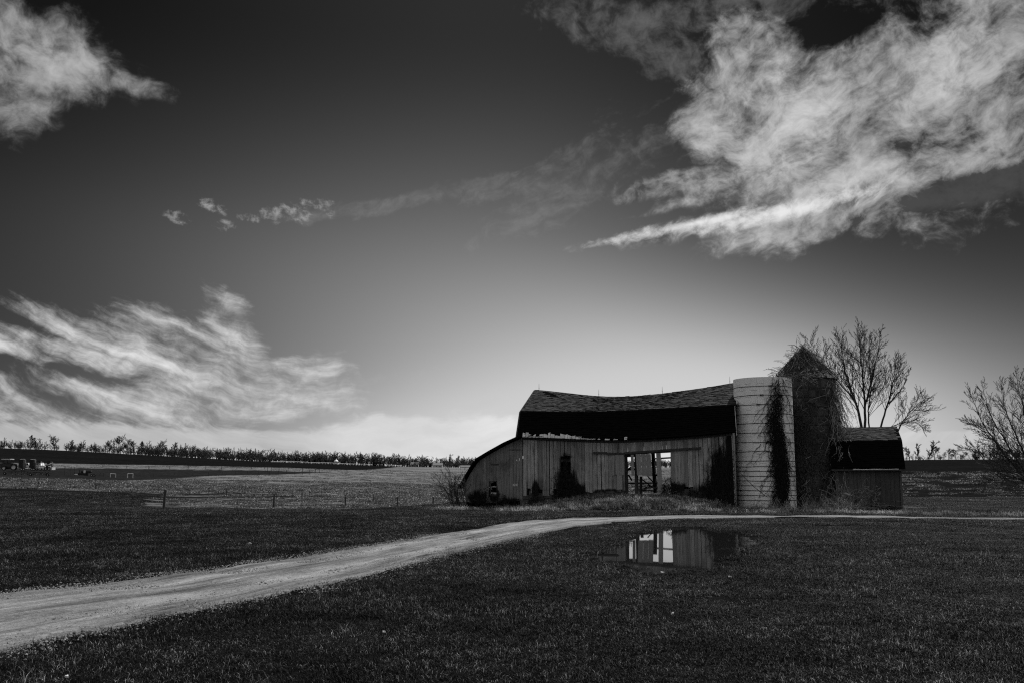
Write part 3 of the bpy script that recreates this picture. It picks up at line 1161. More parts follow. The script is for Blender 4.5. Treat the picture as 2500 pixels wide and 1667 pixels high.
    mb.hexa([bw(a, 0.03, trk(a) - 0.12), bw(b, 0.03, trk(b) - 0.12), bw(b, 0.2, trk(b) - 0.12), bw(a, 0.2, trk(a) - 0.12)],
            [bw(a, 0.03, trk(a) + 0.06), bw(b, 0.03, trk(b) + 0.06), bw(b, 0.2, trk(b) + 0.06), bw(a, 0.2, trk(a) + 0.06)])
    front = mb.obj('front_wall', M['inside'], barn)
    front['label'] = 'front wall of grey vertical boards with gaps'
    s = 0.03
    while s < L - 0.06:
        w = rg.choice([0.17, 0.2, 0.22, 0.24, 0.26])
        e = min(s + w, L - 0.03)
        m = (s + e) / 2
        zb = bot(m) + rg.uniform(-0.07, 0.05)
        if d0 < m < d1:
            zb = trk(m) + 0.03 + rg.uniform(-0.01, 0.02)
        elif e0 < m < e1:
            zb = wall_sz(1380, 1112)[1] + rg.uniform(-0.02, 0.02)
        elif rg.random() < 0.14:
            zb += rg.uniform(0.1, 0.5)
        gap = rg.choice([0.008, 0.012, 0.018, 0.028, 0.045])
        if d0 - 0.4 < m < d1 + 0.6:
            gap = 0.0 if abs(m - wall_sz(1632, 1100)[0]) > 0.2 else 0.012
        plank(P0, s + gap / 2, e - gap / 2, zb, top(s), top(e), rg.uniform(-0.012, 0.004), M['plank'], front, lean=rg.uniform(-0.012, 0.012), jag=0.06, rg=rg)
        s = e
    # corner boards at the right end, flaking pale paint
    for (u0, u1, v0, v1, off) in ((1786, 1793, 1062, 1232, -0.06), (1793, 1797, 990, 1062, -0.3)):
        s0, z0 = plane_sz(u0, v0, P0, off)
        s1, z1 = plane_sz(u1, v1, P0, off)
        mb = MB()
        mb.hexa([bw(s0 + 0.05, off, z1), bw(s1 + 0.05, off, z1), bw(s1 + 0.05, off + 0.05, z1), bw(s0 + 0.05, off + 0.05, z1)],
                [bw(s0, off, z0), bw(s1, off, z0), bw(s1, off + 0.05, z0), bw(s0, off + 0.05, z0)])
        mb.obj('corner_board', M['trim'], barn)
    # rake trim up the right edge of the upper roof, catching the light
    mb = MB()
    p = P0 + BA * (brk.hi + 0.03) + BB * brk.off + UP * (brk(brk.hi) + 0.06)
    q = P0 + BA * (ridge.hi + 0.0) + BB * ridge.off + UP * (ridge(ridge.hi) + 0.04)
    mb.tube([p, q], 0.045, 4)
    mb.obj('rake_board', M['trim'], barn)
    # door track with broken pieces
    for (ua, ub, dz) in ((1449, 1482, 0), (1483, 1525, -0.03), (1526, 1608, 0.01), (1609, 1712, 0.02)):
        a, b = wall_sz(ua, 1102)[0], wall_sz(ub, 1100)[0]
        mb = MB()
        mb.hexa([bw(a, -0.12, trk(a) - 0.06 + dz), bw(b, -0.12, trk(b) - 0.06 + dz), bw(b, -0.035, trk(b) - 0.06 + dz), bw(a, -0.035, trk(a) - 0.06 + dz)],
                [bw(a, -0.12, trk(a) + 0.03 + dz), bw(b, -0.12, trk(b) + 0.03 + dz), bw(b, -0.035, trk(b) + 0.06 + dz), bw(a, -0.035, trk(a) + 0.06 + dz)])
        mb.obj('door_track', M['inside'], barn)

    # what is left of the big sliding doors: boards hanging from the track
    def panel(u0, u1, v0, v1, off, name, n, label=None, lean=0.0):
        s0, z1 = plane_sz(u0, v1, P0, off)
        s1, z0 = plane_sz(u1, v0, P0, off)
        def batten(h):
            z = z1 + (z0 - z1) * h
            mb = MB()
            mb.hexa([bw(s0 + 0.01, off + 0.028, z - 0.05), bw(s1 - 0.01, off + 0.028, z - 0.05), bw(s1 - 0.01, off + 0.06, z - 0.05), bw(s0 + 0.01, off + 0.06, z - 0.05)],
                    [bw(s0 + 0.01, off + 0.028, z + 0.05), bw(s1 - 0.01, off + 0.028, z + 0.05), bw(s1 - 0.01, off + 0.06, z + 0.05), bw(s0 + 0.01, off + 0.06, z + 0.05)])
            return mb
        pn = batten(0.9).obj(name, M['inside'], barn)
        batten(0.08).obj('batten', M['inside'], pn)
        if label:
            pn['label'] = label
        w = (s1 - s0) / n
        for i in range(n):
            plank(P0, s0 + w * i + 0.004, s0 + w * (i + 1) - 0.004, z1 + rg.uniform(-0.05, 0.03), z0, z0, off, M['door'], pn, 0.03, lean=lean, jag=0.02, rg=rg)
    panel(1503, 1523, 1109, 1159, -0.07, 'door_panel', 2, 'narrow remnant of sliding door beside the opening')
    panel(1553, 1589, 1107, 1160, -0.07, 'door_panel', 3, 'hanging wooden door panel in the middle of the opening', lean=0.06)
    for (u0, u1, v0, v1, ln, nm) in ((1541, 1547, 1109, 1160, 0.02, 'hanging_board'), (1604, 1613, 1105, 1202, 0.06, 'hanging_board'), (1507, 1519, 1158, 1194, 0.0, 'broken_board'),
                                     (1496, 1501, 1109, 1160, -0.05, 'broken_board')):
        s0, z1 = plane_sz(u0, v1, P0, -0.06)
        s1, z0 = plane_sz(u1, v0, P0, -0.06)
        plank(P0, s0, s1, z1, z0, z0, -0.06, M['door'], barn, 0.03, nm, ln, 0.04, rg=rg)

    # frame timbers at the front opening and at the back, where the far wall is gone
    def timber(u0, v0, u1, v1, off, w, nm='post'):
        a, za = plane_sz(u0, v0, P0, off)
        b, zb = plane_sz(u1, v1, P0, off)
        mb = MB()
        mb.tube([bw(a, off, za), bw(b, off, zb)], w * 0.7, 4)
        mb.obj(nm, M['inside'], barn)
    timber(1526, 1103, 1529, 1215, 0.22, 0.20)
    timber(1553, 1103, 1555, 1215, 0.25, 0.16)
    timber(1565, 1162, 1564, 1215, 1.2, 0.13)
    timber(1641, 1103, 1642, 1215, 0.2, 0.14)
    back = depth
    timber(1594, 1103, 1600, 1202, back - 0.1, 0.19)
    timber(1526, 1144, 1556, 1144, back - 0.1, 0.14, 'girt')
    timber(1594, 1119, 1642, 1116, back - 0.1, 0.08, 'girt')
    timber(1588, 1157, 1612, 1158, back - 0.1, 0.16, 'girt')
    timber(1530, 1178, 1612, 1177, back - 0.1, 0.10, 'girt')
    timber(1530, 1150, 1540, 1139, back - 0.4, 0.10, 'brace')
    timber(1578, 1158, 1602, 1184, 2.5, 0.05, 'fallen_pole')
    timber(1566, 1168, 1592, 1188, 2.2, 0.05, 'fallen_pole')
    timber(1534, 1158, 1543, 1172, 3.0, 0.07, 'fallen_pole')
    timber(1524, 1109.5, 1558, 1108.5, 0.25, 0.2, 'beam')
    for u in (1480, 1700, 1400):
        timber(u, 1080, u, 1215, 4.0, 0.2)
    # heap of boards and brush on the barn floor
    for k in range(18):
        u = rg.uniform(1555, 1610)
        v = rg.uniform(1186, 1197)
        off = rg.uniform(1.5, 5.5)
        a, za = plane_sz(u, v, P0, off)
        t = rg.uniform(-1, 1)
        dv = BA * math.cos(t) * rg.uniform(0.5, 1.3) + BB * math.sin(t) + UP * rg.uniform(-0.2, 0.2)
        mb = MB()
        p = bw(a, off, za)
        mb.box(p, (np.linalg.norm(dv) * 1.2, 0.12, 0.025), axes=(dv / np.linalg.norm(dv), np.cross(UP, dv) / np.linalg.norm(np.cross(UP, dv)), np.cross(dv, np.cross(UP, dv)) / np.linalg.norm(np.cross(dv, np.cross(UP, dv)))))
        mb.obj('fallen_board', M['door'], barn)

    # back wall, open behind the doors
    mb = MB()
    mb.box(bw(L / 2, back - 0.06, C_Z(eave) + 0.22), (L, 0.12, 0.16), rz=-PHI)
    bwall = mb.obj('back_wall', M['inside'], barn)
    o0, o1 = plane_sz(1516, 1150, P0, back)[0], plane_sz(1650, 1150, P0, back)[0]
    zh = eave(6.0) - 0.12
    s = 0.0
    while s < L + 0.1:
        w = 0.34
        m = s + w / 2
        z1 = eave(min(m, L)) - 0.05
        z0 = zh if o0 < m < o1 else -0.3
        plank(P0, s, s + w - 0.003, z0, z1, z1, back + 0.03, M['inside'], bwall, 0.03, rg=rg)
        s += w
    # gable ends
    for (s_, nm) in ((0.08, 'gable_wall'), (L - 0.08, 'gable_wall')):
        c = [(0.03, -0.3), (depth - 0.03, -0.3), (depth - 0.03, eave(s_) - 0.05), (2 * 4.0 - 0.5, brk(s_) - 0.2), (4.0, ridge(s_) - 0.22), (0.5, brk(s_) - 0.2), (0.03, eave(s_) - 0.05)]
        mb = MB()
        mb.hexa([bw(s_ - 0.03, b, z) for b, z in c], [bw(s_ + 0.03, b, z) for b, z in c])
        mb.obj(nm, M['inside'], barn)
    # loft floor: keeps the roof space dark
    mb = MB()
    n = 24
    for i in range(n):
        a, b = 0.15 + (L - 0.3) * i / n, 0.15 + (L - 0.3) * (i + 1) / n
        za, zb = eave(a) + 0.02, eave(b) + 0.02
        mb.hexa([bw(a, 0.2, za), bw(b, 0.2, zb), bw(b, depth - 0.2, zb), bw(a, depth - 0.2, za)],
                [bw(a, 0.2, za + 0.06), bw(b, 0.2, zb + 0.06), bw(b, depth - 0.2, zb + 0.06), bw(a, depth - 0.2, za + 0.06)])
    mb.obj('loft_floor', M['inside'], barn)
    # stone foundation, dark and low
    fnd = MB()
    fnd.box(bw(L / 4 - 0.2, 0.14, -0.02), (d0 - 0.1, 0.2, 0.7), rz=-PHI)
    fo = fnd.obj('foundation', M['stone'], barn)
    for (a, b) in ((0.0, d0), (d1, L)):
        s = a
        while s < b - 0.1:
            w = rg.uniform(0.3, 0.6)
            e = min(s + w, b)
            z = -0.35
            while z < bot((s + e) / 2) + 0.02:
                h = rg.uniform(0.18, 0.3)
                mb = MB()
                j = lambda: rg.uniform(-0.02, 0.02)
                lo_ = [bw(s + 0.01 + j(), 0.02 + j(), z), bw(e - 0.01 + j(), 0.02 + j(), z), bw(e - 0.01, 0.2, z), bw(s + 0.01, 0.2, z)]
                hi_ = [bw(s + 0.02 + j(), 0.03 + j(), z + h - 0.015), bw(e - 0.02 + j(), 0.03 + j(), z + h - 0.015), bw(e - 0.02, 0.2, z + h - 0.015), bw(s + 0.02, 0.2, z + h - 0.015)]
                mb.hexa(lo_, hi_)
                mb.obj('stone', M['stone'], fo)
                z += h
            s = e

    # ---------------- lean-to on the left end
    LOFF = 0.14
    prof = [plane_sz(u, v, P0, LOFF) for u, v in [(1276, 1068), (1236, 1086), (1200, 1106), (1170, 1124), (1158, 1140), (1146, 1160), (1131, 1190)]]
    ps = np.array([p[0] for p in prof])[::-1]
    pz = np.array([p[1] for p in prof])[::-1]
    def lt(s): return float(np.interp(s, ps, pz))
    lb = Curve([(1131, 1226), (1180, 1227), (1230, 1227), (1276, 1222)], P0, LOFF)
    mb = MB()
    for h in (0.3, 1.4):
        a, b = ps[0] + 0.35 + h * 0.35, -0.02
        mb.hexa([bw(a, LOFF + 0.03, h), bw(b, LOFF + 0.03, h), bw(b, LOFF + 0.13, h), bw(a, LOFF + 0.13, h)],
                [bw(a, LOFF + 0.03, h + 0.12), bw(b, LOFF + 0.03, h + 0.12), bw(b, LOFF + 0.13, h + 0.12), bw(a, LOFF + 0.13, h + 0.12)])
    lw = mb.obj('lean_to_wall', M['inside'], barn)
    lw['label'] = 'darker board wall of the lean-to with a broken window'
    w0, zt = plane_sz(1196, 1173, P0, LOFF)
    w1, zb_ = plane_sz(1214, 1210, P0, LOFF)
    s = ps[0] + 0.03
    while s < -0.02:
        w = rg.choice([0.16, 0.19, 0.22, 0.24])
        e = min(s + w, -0.01)
        m = (s + e) / 2
        g = rg.choice([0.006, 0.01, 0.018])
        zb = lb(m) + rg.uniform(-0.05, 0.08) + (rg.uniform(0.1, 0.4) if rg.random() < 0.25 else 0)
        o_ = LOFF + rg.uniform(-0.01, 0.004)
        if w0 - 0.05 < m < w1 + 0.02:
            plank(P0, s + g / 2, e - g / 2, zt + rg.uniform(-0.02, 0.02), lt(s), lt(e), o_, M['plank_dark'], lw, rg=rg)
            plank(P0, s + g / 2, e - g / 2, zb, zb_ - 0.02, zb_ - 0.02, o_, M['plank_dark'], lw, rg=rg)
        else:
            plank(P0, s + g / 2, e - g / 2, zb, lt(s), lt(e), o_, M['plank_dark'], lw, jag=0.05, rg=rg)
        s = e
    # hinged hatch above the window and a patch board
    for (u0, v0, u1, v1, nm) in ((1198, 1131, 1217, 1134, 'batten'), (1243, 1096, 1270, 1098, 'batten'), (1252, 1180, 1266, 1186, 'patch_board')):
        s0, z0 = plane_sz(u0, v1, P0, LOFF - 0.05)
        s1, z1 = plane_sz(u1, v0, P0, LOFF - 0.05)
        mb = MB()
        mb.box(bw((s0 + s1) / 2, LOFF - 0.045, (z0 + z1) / 2), (s1 - s0, 0.03, z1 - z0), rz=-PHI)
        mb.obj(nm, M['inside'] if nm == 'batten' else M['plank'], barn)
    # broken window: frame and shards
    mb = MB()
    for (a, b, c, d) in ((w0, w0 + 0.05, zb_, zt), (w1 - 0.05, w1, zb_, zt), (w0, w1, zt - 0.05, zt), (w0, w1, zb_, zb_ + 0.05)):
        mb.box(bw((a + b) / 2, LOFF + 0.02, (c + d) / 2), (b - a, 0.04, d - c), rz=-PHI)
    wn = mb.obj('window', M['inside'], barn)
    for (u, v, w, h, r) in ((1201, 1176, 0.16, 0.05, 0.3), (1204, 1187, 0.2, 0.05, 0.2), (1199, 1192, 0.1, 0.04, -0.2), (1206, 1203, 0.36, 0.1, -0.05)):
        a, z = plane_sz(u, v, P0, LOFF + 0.1)
        mb = MB()
        mb.box(bw(a, LOFF + 0.1, z), (w, 0.03, h), axes=(BA * math.cos(r) + UP * math.sin(r), BB, UP * math.cos(r) - BA * math.sin(r)))
        mb.obj('shard', M['trim'], wn)
    # lean-to roof, two pitches, seen edge on
    mb = MB()
    pts = [(ps[i] - 0.1, pz[i] + 0.02) for i in range(len(ps))]
    pts[0] = (pts[0][0] - 0.10, pts[0][1] - 0.06)
    for i in range(len(pts) - 1):
        (a, za), (b, zb) = pts[i], pts[i + 1]
        q = [bw(a, -0.22, za), bw(b, -0.22, zb), bw(b, depth, zb), bw(a, depth, za)]
        mb.hexa(q, [p + UP * 0.13 for p in q])
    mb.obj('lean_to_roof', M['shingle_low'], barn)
    mb = MB()
    c = [(ps[0] + 0.1, -0.5), (-0.05, -0.5), (-0.05, pz[-1] - 0.1), (ps[3], pz[3] - 0.08), (ps[0] + 0.1, pz[0] - 0.1)]
    mb.hexa([bw(s, depth - 0.1, z) for s, z in c], [bw(s, depth, z) for s, z in c])
    c2 = [(0.3, -0.5), (depth - 0.12, -0.5), (depth - 0.12, pz[0] - 0.05), (0.3, pz[0] - 0.05)]
    mb.hexa([bw(ps[0] + 0.12, b, z) for b, z in c2], [bw(ps[0] + 0.17, b, z) for b, z in c2])
    mb.obj('lean_to_back', M['inside'], barn)
    return barn, L, eave, top, bot


barn, BARN_L, C_EAVE, C_TOP, C_BOT = build_barn()


# ------------------------------------------------------------------ silos
def stave_mesh(r, n, h, thick, matl):
    mb = MB()
    a = 2 * math.pi / n * 0.5 * 0.985
    k = 3
    vs = []
    for z in (0.006, h - 0.006):
        for rr in (r, r - thick):
            for i in range(k + 1):
                t = -a + 2 * a * i / k
                vs.append((rr * math.cos(t), rr * math.sin(t), z))
    m = k + 1
    fs = []
    for i in range(k):
        fs.append((i, i + 1, 2 * m + i + 1, 2 * m + i))
        fs.append((m + i + 1, m + i, 3 * m + i, 3 * m + i + 1))
        fs.append((i + 1, i, m + i, m + i + 1))
        fs.append((2 * m + i, 2 * m + i + 1, 3 * m + i + 1, 3 * m + i))
    fs += [(0, 2 * m, 3 * m, m), (k, m + k, 3 * m + k, 2 * m + k)]
    mb.add(vs, fs)
    return mb.mesh('stave', matl)


def build_silo(cx, cy, r, z0, z1, matl, label, hoops, roof=None, seed=1, name='silo'):
    rg = random.Random(seed)
    c = np.array([cx, cy, z0])
    silo = thing(name, c, label, 'silo')
    n = 28
    rows = 10
    h = (z1 - z0) / rows
    core = MB()
    core.lathe((cx, cy, 0), [(r - 0.05, z0 - 0.3), (r - 0.05, z1 - 0.1), (r - 0.16, z1 - 0.1), (r - 0.16, z1 - 2.0)], 40)
    core.lathe((cx, cy, 0), [(0.01, z1 - 2.0), (r - 0.16, z1 - 2.0)], 40)
    core.obj('inner_wall', M['core'], silo)
    me = stave_mesh(r, n, h, 0.07, matl)
    half = stave_mesh(r, n, h / 2, 0.07, matl)
    for i in range(n):
        t = 2 * math.pi * (i + 0.5) / n
        z = z0 - 0.02
        seq = [h] * rows if i % 2 == 0 else [h / 2] + [h] * (rows - 1) + [h / 2]
        for j, hh in enumerate(seq):
            o = link('stave', me if hh == h else half, silo)
            k = rg.uniform(-0.006, 0.006)
            o.location = (cx + math.cos(t) * k, cy + math.sin(t) * k, z)
            o.rotation_euler = (0, 0, t)
            z += hh
    for v in hoops:
        z = at(1870, v, cy - r)[2] if v > 100 else v
        mb = MB()
        pts = [np.array([cx + (r + 0.014) * math.cos(2 * math.pi * k / 40), cy + (r + 0.014) * math.sin(2 * math.pi * k / 40), z + 0.01 * math.sin(k * 0.7 + v)]) for k in range(41)]
        mb.tube(pts, 0.017, 4, cap=False)
        t = -math.pi / 2 + rg.choice([-0.35, 0.28, -0.1]) + rg.uniform(-0.1, 0.1)
        p = np.array([cx + (r + 0.03) * math.cos(t), cy + (r + 0.03) * math.sin(t), z])
        mb.box(p, (0.2, 0.05, 0.07), rz=t + math.pi / 2)
        mb.obj('hoop', M['iron'], silo)
    return silo


S1 = at(1869, VH, 45.2 * K)
S2 = at(1976, VH, 47.2 * K)
R1 = 71 / FE * (45.2 * K) * 0.985
R2 = 72 / FE * (47.2 * K) * 0.985
Z1T = at(1860, 920, S1[1] - R1 * 0.7)[2]
Z2T = at(1968, 921, S2[1] - R2 * 0.7)[2]
silo1 = build_silo(S1[0], S1[1], R1, -0.1, Z1T, M['stave'], 'pale concrete stave silo with iron hoops and open flat top', [941, 963, 986, 1009, 1032, 1055, 1078, 1101, 1124, 1138, 1149, 1161, 1173, 1185, 1197, 1209, 1221], seed=4)
silo2 = build_silo(S2[0], S2[1], R2, -0.1, Z2T, M['stave_dark'], 'dark vine-covered silo with pointed conical roof', [945, 968, 991, 1014, 1037, 1060, 1083, 1106, 1129, 1150, 1170, 1190, 1212], seed=9)


def silo_roof():
    n = 16
    ap = np.array([S2[0] - 0.12, S2[1], at(1956, 851, S2[1])[2]])
    for i in range(n):
        t0, t1 = 2 * math.pi * i / n, 2 * math.pi * (i + 1) / n
        rr = R2 + 0.14
        a = np.array([S2[0] + rr * math.cos(t0), S2[1] + rr * math.sin(t0), Z2T - 0.02])
        b = np.array([S2[0] + rr * math.cos(t1), S2[1] + rr * math.sin(t1), Z2T - 0.02])
        dn = UP * 0.04
        mid = (t0 + t1) / 2
        mb = MB()
        mb.hexa([a - dn, b - dn, ap - dn], [a, b, ap])
        mb.tube([a + dn * 0.5, ap + dn * 0.5], 0.03, 4)
        mb.obj('roof_panel', M['tin'], silo2)
    mb = MB()
    mb.lathe(ap, [(0.0, 0.14), (0.06, 0.08), (0.09, 0.0), (0.14, -0.08)], 8)
    mb.obj('roof_cap', M['tin'], silo2)


silo_roof()


# ------------------------------------------------------------------ small shed on the right
def build_shed():
    rg = random.Random(21)
    Q = at(2199, VH, 44.6 * K)
    Q[2] = 0
    shed = thing('shed', Q - BA * 2.5, 'small shed with steep black gambrel roof right of the silos', 'shed')
    W, D = 3.45, 4.6
    def cv(v, off, hi):
        z = plane_sz(2195, v, Q, off)[1]
        c = Curve([(2100, v), (2195, v)], Q, off)
        c.s = np.array([-W - 0.2, hi])
        c.z = np.array([z - 0.03, z])
        return c
    eave, brk, ridge = cv(1144, -0.28, 0.22), cv(1073.5, 0.45, 0.22), cv(1040.5, 2.3, 0.22)
    up_, nu = grid_slope(Q, brk, ridge, 12, 'upper_roof_slope', M['shingle_low'], shed, 0.07)
    lo_, nl = grid_slope(Q, eave, brk, 12, 'lower_roof_slope', M['shingle_low'], shed, 0.07)
    shingle_rows(Q, brk, ridge, nu, up_, M['shingle'], 0.26, 15, seed=31, drop=0.0)
    shingle_rows(Q, eave, brk, nl, lo_, M['shingle_low'], 0.26, 14, seed=32, drop=0.0)
    for c0, c1, nm in ((eave, brk, 'lower_roof_slope'), (brk, ridge, 'upper_roof_slope')):
        mb = MB()
        f = lambda c, s: Q + BA * s + BB * (2 * ridge.off - c.off) + UP * c(s)
        q = [f(c0, -W - 0.2), f(c0, 0.22), f(c1, 0.22), f(c1, -W - 0.2)]
        mb.hexa([p - UP * 0.08 for p in q], q)
        mb.obj(nm, M['shingle_low'], shed)
    zt = eave(0) - 0.02
    q_ = lambda s, b, z: Q + BA * s + BB * b + UP * z
    mb = MB()
    for h in (0.3, 1.1, zt - 0.15):
        mb.hexa([q_(-W, 0.03, h), q_(0, 0.03, h), q_(0, 0.1, h), q_(-W, 0.1, h)], [q_(-W, 0.03, h + 0.1), q_(0, 0.03, h + 0.1), q_(0, 0.1, h + 0.1), q_(-W, 0.1, h + 0.1)])
    wl = mb.obj('front_wall', M['inside'], shed)
    s = -W
    while s < -0.07:
        w = rg.choice([0.2, 0.24, 0.28])
        e = min(s + w, -0.06)
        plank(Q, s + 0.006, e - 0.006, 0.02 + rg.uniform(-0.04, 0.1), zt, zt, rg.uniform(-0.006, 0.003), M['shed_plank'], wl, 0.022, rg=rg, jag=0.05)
        s = e
    mb = MB()
    mb.box(q_(-0.02, -0.02, zt / 2), (0.1, 0.06, zt), rz=-PHI)
    mb.obj('corner_board', M['shed_plank'], shed)
    for (s_) in (-0.04, -W + 0.04):
        c = [(0.03, -0.2), (D - 0.03, -0.2), (D - 0.03, zt), (2 * 2.3 - 0.5, brk(0) - 0.12), (2.3, ridge(0) - 0.14), (0.5, brk(0) - 0.12), (0.03, zt)]
        mb = MB()
        mb.hexa([q_(s_ - 0.02, b, z) for b, z in c], [q_(s_ + 0.02, b, z) for b, z in c])
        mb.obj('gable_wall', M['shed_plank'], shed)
    mb = MB()
    mb.hexa([q_(-W, D - 0.06, -0.2), q_(0, D - 0.06, -0.2), q_(0, D, -0.2), q_(-W, D, -0.2)], [q_(-W, D - 0.06, zt), q_(0, D - 0.06, zt), q_(0, D, zt), q_(-W, D, zt)])
    mb.obj('back_wall', M['shed_plank'], shed)
    mb = MB()
    s = -2.5
    while s < -0.4:
        w = rg.uniform(0.25, 0.5)
        a, b = q_(s, -0.33, eave(s) + 0.01), q_(s + w, -0.33, eave(s) + 0.01)
        u1, u2 = BB * 0.2 + UP * rg.uniform(0.06, 0.13), BB * 0.2 + UP * rg.uniform(0.06, 0.13)
        mb.hexa([a - UP * 0.03, b - UP * 0.03, b + u2 - UP * 0.03, a + u1 - UP * 0.03], [a, b, b + u2, a + u1])
        s += w
    mb.obj('eave_flare', M['eave'], shed)
    mb = MB()
    mb.box(q_(-W / 2, -0.3, eave(0) - 0.05), (W + 0.4, 0.03, 0.09), rz=-PHI)
    mb.obj('fascia', M['inside'], shed)
    mb = MB()
    mb.box(q_(-W / 2, 0.1, -0.1), (W, 0.16, 0.3), rz=-PHI)
    mb.obj('foundation', M['stone'], shed)


build_shed()

# ------------------------------------------------------------------ grass (stuff)
def patch_mesh(name, n, rad, h, w, matl, seed, lean=0.6, dryp=0.2, lay=0.0):
    """a tuft patch: n bent blades, two faces each"""
    rg = np.random.default_rng(seed)
    ang = rg.random(n) * 2 * math.pi
    rr = rad * np.sqrt(rg.random(n))
    # blades gather in small clumps
    kc = max(3, n // 14)
    cxy = (rg.random((kc, 2)) - 0.5) * 2 * rad
    pick = rg.integers(0, kc, n)
    bx = np.where(rg.random(n) < 0.65, cxy[pick, 0] + rg.normal(0, rad * 0.07, n), rr * np.cos(ang))
    by = np.where(rg.random(n) < 0.65, cxy[pick, 1] + rg.normal(0, rad * 0.07, n), rr * np.sin(ang))
    hh = h * (0.45 + rg.random(n) * 0.9)
    az = rg.random(n) * 2 * math.pi
    ln = lean * (0.3 + rg.random(n))
    ll = np.where(rg.random(n) < lay, 2.6, 0.0) + ln
    wx, wy = np.cos(az + math.pi / 2) * w / 2, np.sin(az + math.pi / 2) * w / 2
    dx, dy = np.cos(az), np.sin(az)
    zf = 1.0 / np.sqrt(1 + ll ** 2)
    base = np.stack([bx, by, np.full(n, -0.015)], -1)
    mid = base + np.stack([dx * ll * hh * 0.3 * zf, dy * ll * hh * 0.3 * zf, hh * 0.6 * zf + 0.012], -1)
    tip = base + np.stack([dx * ll * hh * zf, dy * ll * hh * zf, hh * zf * (1 - 0.15 * np.minimum(ll, 1)) + 0.014], -1)
    W = np.stack([wx, wy, np.zeros(n)], -1)
    v = np.stack([base - W, base + W, mid + W * 0.8, mid - W * 0.8, tip], 1).reshape(-1, 3)
    i = np.arange(n) * 5
    me = bpy.data.meshes.new(name)
    me.from_pydata(v.tolist(), [], [(a, a + 1, a + 2, a + 3) for a in i] + [(a + 3, a + 2, a + 4) for a in i])
    dry = rg.random(n) * 0.75
    dry = np.where(rg.random(n) < dryp, 0.8 + rg.random(n) * 0.2, dry)
    at_ = me.attributes.new('dry', 'FLOAT', 'POINT')
    at_.data.foreach_set('value', np.repeat(dry, 5).astype(np.float32))
    me.materials.append(matl)
    return me


def scatter(name, pts, rot, scl, variants, label, cat):
    """one object: patches set on points by geometry nodes"""
    me = bpy.data.meshes.new(name)
    me.from_pydata([tuple(map(float, p)) for p in pts], [], [])
    for nm, typ, val in (('rot', 'FLOAT_VECTOR', np.stack([np.zeros(len(pts)), np.zeros(len(pts)), rot], -1)),
                         ('scl', 'FLOAT_VECTOR', scl)):
        q = me.attributes.new(nm, typ, 'POINT')
        q.data.foreach_set('vector', val.astype(np.float32).ravel())
    o = link(name, me)
    tag(o, label, cat, kind='stuff')
    coll = bpy.data.collections.new(name + '_variants')
    for k, vm in enumerate(variants):
        coll.objects.link(bpy.data.objects.new(name + '_patch', vm))
    ng = bpy.data.node_groups.new(name, 'GeometryNodeTree')
    ng.interface.new_socket('Geometry', in_out='INPUT', socket_type='NodeSocketGeometry')
    ng.interface.new_socket('Geometry', in_out='OUTPUT', socket_type='NodeSocketGeometry')
    N = ng.nodes.new
    gi, go = N('NodeGroupInput'), N('NodeGroupOutput')
    m2p = N('GeometryNodeMeshToPoints')
    ci = N('GeometryNodeCollectionInfo')
    ci.inputs['Collection'].default_value = coll
    ci.inputs['Separate Children'].default_value = True
    ci.inputs['Reset Children'].default_value = True
    ins = N('GeometryNodeInstanceOnPoints')
    ins.inputs['Pick Instance'].default_value = True
    na = N('GeometryNodeInputNamedAttribute')
    na.data_type = 'FLOAT_VECTOR'
    na.inputs['Name'].default_value = 'rot'
    nb = N('GeometryNodeInputNamedAttribute')
    nb.data_type = 'FLOAT_VECTOR'
    nb.inputs['Name'].default_value = 'scl'
    lk = ng.links.new
    lk(gi.outputs[0], m2p.inputs[0])
    lk(m2p.outputs[0], ins.inputs['Points'])
    lk(ci.outputs[0], ins.inputs['Instance'])
    lk(na.outputs[0], ins.inputs['Rotation'])
    lk(nb.outputs[0], ins.inputs['Scale'])
    lk(ins.outputs[0], go.inputs[0])
    md = o.modifiers.new('scatter', 'NODES')
    md.node_group = ng
    return o


def frustum_points(rg, d0, d1, dens, tmin=-0.66, tmax=0.68):
    """jittered grid of points in the wedge the camera looks over"""
    st = 1.0 / math.sqrt(dens)
    gx, gy = np.meshgrid(np.arange(tmin * d1, tmax * d1, st), np.arange(d0, d1, st))
    x = (gx + rg.uniform(-0.5, 0.5, gx.shape) * st).ravel()
    y = (gy + rg.uniform(-0.5, 0.5, gx.shape) * st).ravel()
    k = (x > tmin * y - 1) & (x < tmax * y + 1) & (y >= d0) & (y < d1)
    return x[k], y[k]


def barn_sq(x, y):
    rx, ry = x - P0[0], y - P0[1]
    return rx * BA[0] + ry * BA[1], rx * BB[0] + ry * BB[1]


def built_mask(x, y):
    """True where buildings stand"""
    s, q = barn_sq(x, y)
    m = (s > -3.4) & (s < BARN_L) & (q > 0.0) & (q < 8.2)
    m |= np.hypot(x - S1[0], y - S1[1]) < R1 + 0.05
    m |= np.hypot(x - S2[0], y - S2[1]) < R2 + 0.05
    return m


